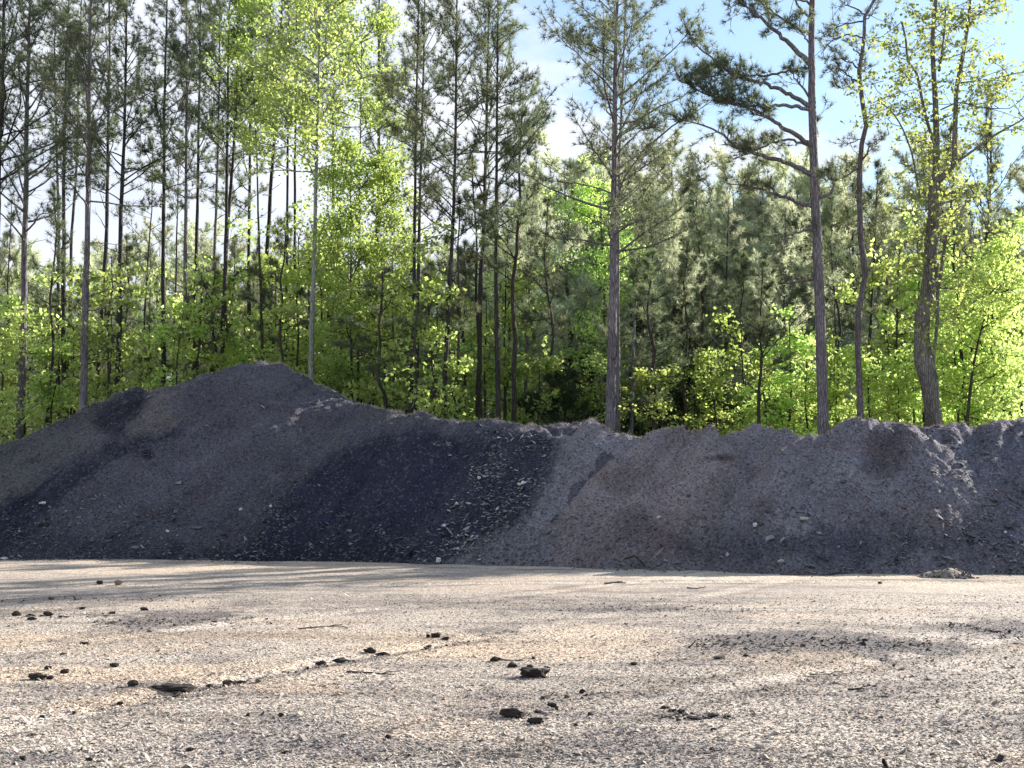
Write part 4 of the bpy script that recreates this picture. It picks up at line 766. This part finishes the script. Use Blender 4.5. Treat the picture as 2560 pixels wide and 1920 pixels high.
# slender dark poles with hardly any crown standing in the thicket
PLAB = {'L': 'thin dark young pine stem standing in the leafy thicket at left', 'R': 'thin dark young pine stem standing among the leaves at right'}
psrc = []
for k in range(6):
    r_ = np.random.default_rng(1300 + k); T = np.stack([np.cumsum(r_.normal(0, .07, 16)), np.cumsum(r_.normal(0, .05, 16)), np.linspace(-.1, 11, 16)], 1)
    A, v, f = pine_parts(T, np.linspace(.085, .02, 16), r_, 6.5, 14, 1.3, dead=9)
    psrc.append((A, v, f))
pdone = {}
for i_, px in enumerate(list(np.linspace(20, 1290, 30) + r.uniform(-16, 16, 30)) + [1385, 1620, 1740, 1780, 1880, 1915, 2105, 2230, 2265, 2385, 2420, 2500, 2545]):
    Y = r.uniform(39, 50) if px < 950 else r.uniform(34, 46); q = P(px, 900, Y); k = i_ % 6; sd = 'L' if px < 1330 else 'R'; sc = (r.uniform(.7, 1.3),) * 2 + (r.uniform(.75, 1.25),)
    if k not in pdone:
        A, v, f = psrc[k]; pdone[k] = make_tree('slender_pine', (0, 0, 0), A, v, f, PLAB[sd], 'pine tree', 'slender young pines in the thicket', MBARKD, MNEED); o = pdone[k]; o.location = (q[0], Y, 0); o.scale = sc
    else: copy_tree(pdone[k], (q[0], Y, 0), r.random() * 6.28, sc, PLAB[sd])
# ------------------------------------------------------------------ dark cedars in the shade
def bushy(h, seed, fol, L0, dens, nb, z0=.8, needle=.22, wn=.02, nn=12, prof=None):
    r_ = np.random.default_rng(seed); T = np.stack([np.cumsum(r_.normal(0, .06, 12)), np.cumsum(r_.normal(0, .06, 12)), np.linspace(-.1, h, 12)], 1)
    rad = np.linspace(.13, .02, 12); A, v, f = pine_parts(T, rad, r_, z0, nb, L0, dens=dens, needle=needle, wn=wn, nn=nn, e0=5, twn=9, prof=prof or (lambda q: (1 - q) ** .7 * .95 + .12))
    return A, v, f
CG = 'dark bushy evergreens in the shade'
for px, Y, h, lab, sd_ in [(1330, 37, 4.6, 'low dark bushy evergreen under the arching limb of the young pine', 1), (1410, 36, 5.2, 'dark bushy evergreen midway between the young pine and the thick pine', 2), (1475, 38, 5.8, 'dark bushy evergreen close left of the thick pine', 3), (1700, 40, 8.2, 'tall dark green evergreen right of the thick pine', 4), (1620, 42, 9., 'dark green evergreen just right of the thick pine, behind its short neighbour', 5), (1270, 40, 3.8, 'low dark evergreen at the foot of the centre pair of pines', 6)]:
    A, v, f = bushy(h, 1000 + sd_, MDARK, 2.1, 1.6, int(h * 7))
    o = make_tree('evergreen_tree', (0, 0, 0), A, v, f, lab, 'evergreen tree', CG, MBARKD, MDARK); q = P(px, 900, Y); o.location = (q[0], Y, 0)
# ------------------------------------------------------------------ background pines: four built, the rest copied
FG = 'olive pines of the wood further back'; FLAB = 'olive green pine of the wood further back, one of many alike'
fsrc = []
for k in range(5):
    A, v, f = bushy(14., 1100 + k, MNEEDB, 3.3, 1.35, 52, z0=2., needle=.30, wn=.022, nn=15, prof=lambda q: .35 + .75 * math.sin(math.pi * min(1, .28 + q * .66)))
    fsrc.append(make_tree('background_pine', (0, 0, 0), A, v, f, FLAB, 'pine tree', FG, MBARKD, MNEEDB))
used = set()
rows = [(50, 1400, 2140, 11, 470, 40), (56, -100, 1400, 11, 700, 40), (58, 1350, 2600, 13, 500, 60), (68, -200, 2650, 21, 640, 40), (82, -300, 2750, 24, 660, 40)]
for Y0, a_, b, n, ty, jit in rows:
    for k in range(n):
        px = a_ + (b - a_) * (k + r.uniform(-.35, .35)) / (n - 1); Y = Y0 + r.uniform(-3, 3)
        t = ty + r.normal(0, jit)
        if Y0 > 60: t = np.interp(px, [0, 1300, 1500, 2150, 2560], [660, 650, 520, 560, 640]) + r.normal(0, 25)
        h = P(1280, t, Y)[2]; s = h / 14.; i_ = int(r.integers(5))
        loc = (P(px, 900, Y)[0], Y, 0); rz = r.random() * 6.28; sc = (.55 + s * .5, .55 + s * .5, s)
        if i_ not in used: used.add(i_); o = fsrc[i_]; o.location = loc; o.rotation_euler = (0, 0, rz); o.scale = sc
        else: copy_tree(fsrc[i_], loc, rz, sc, FLAB)
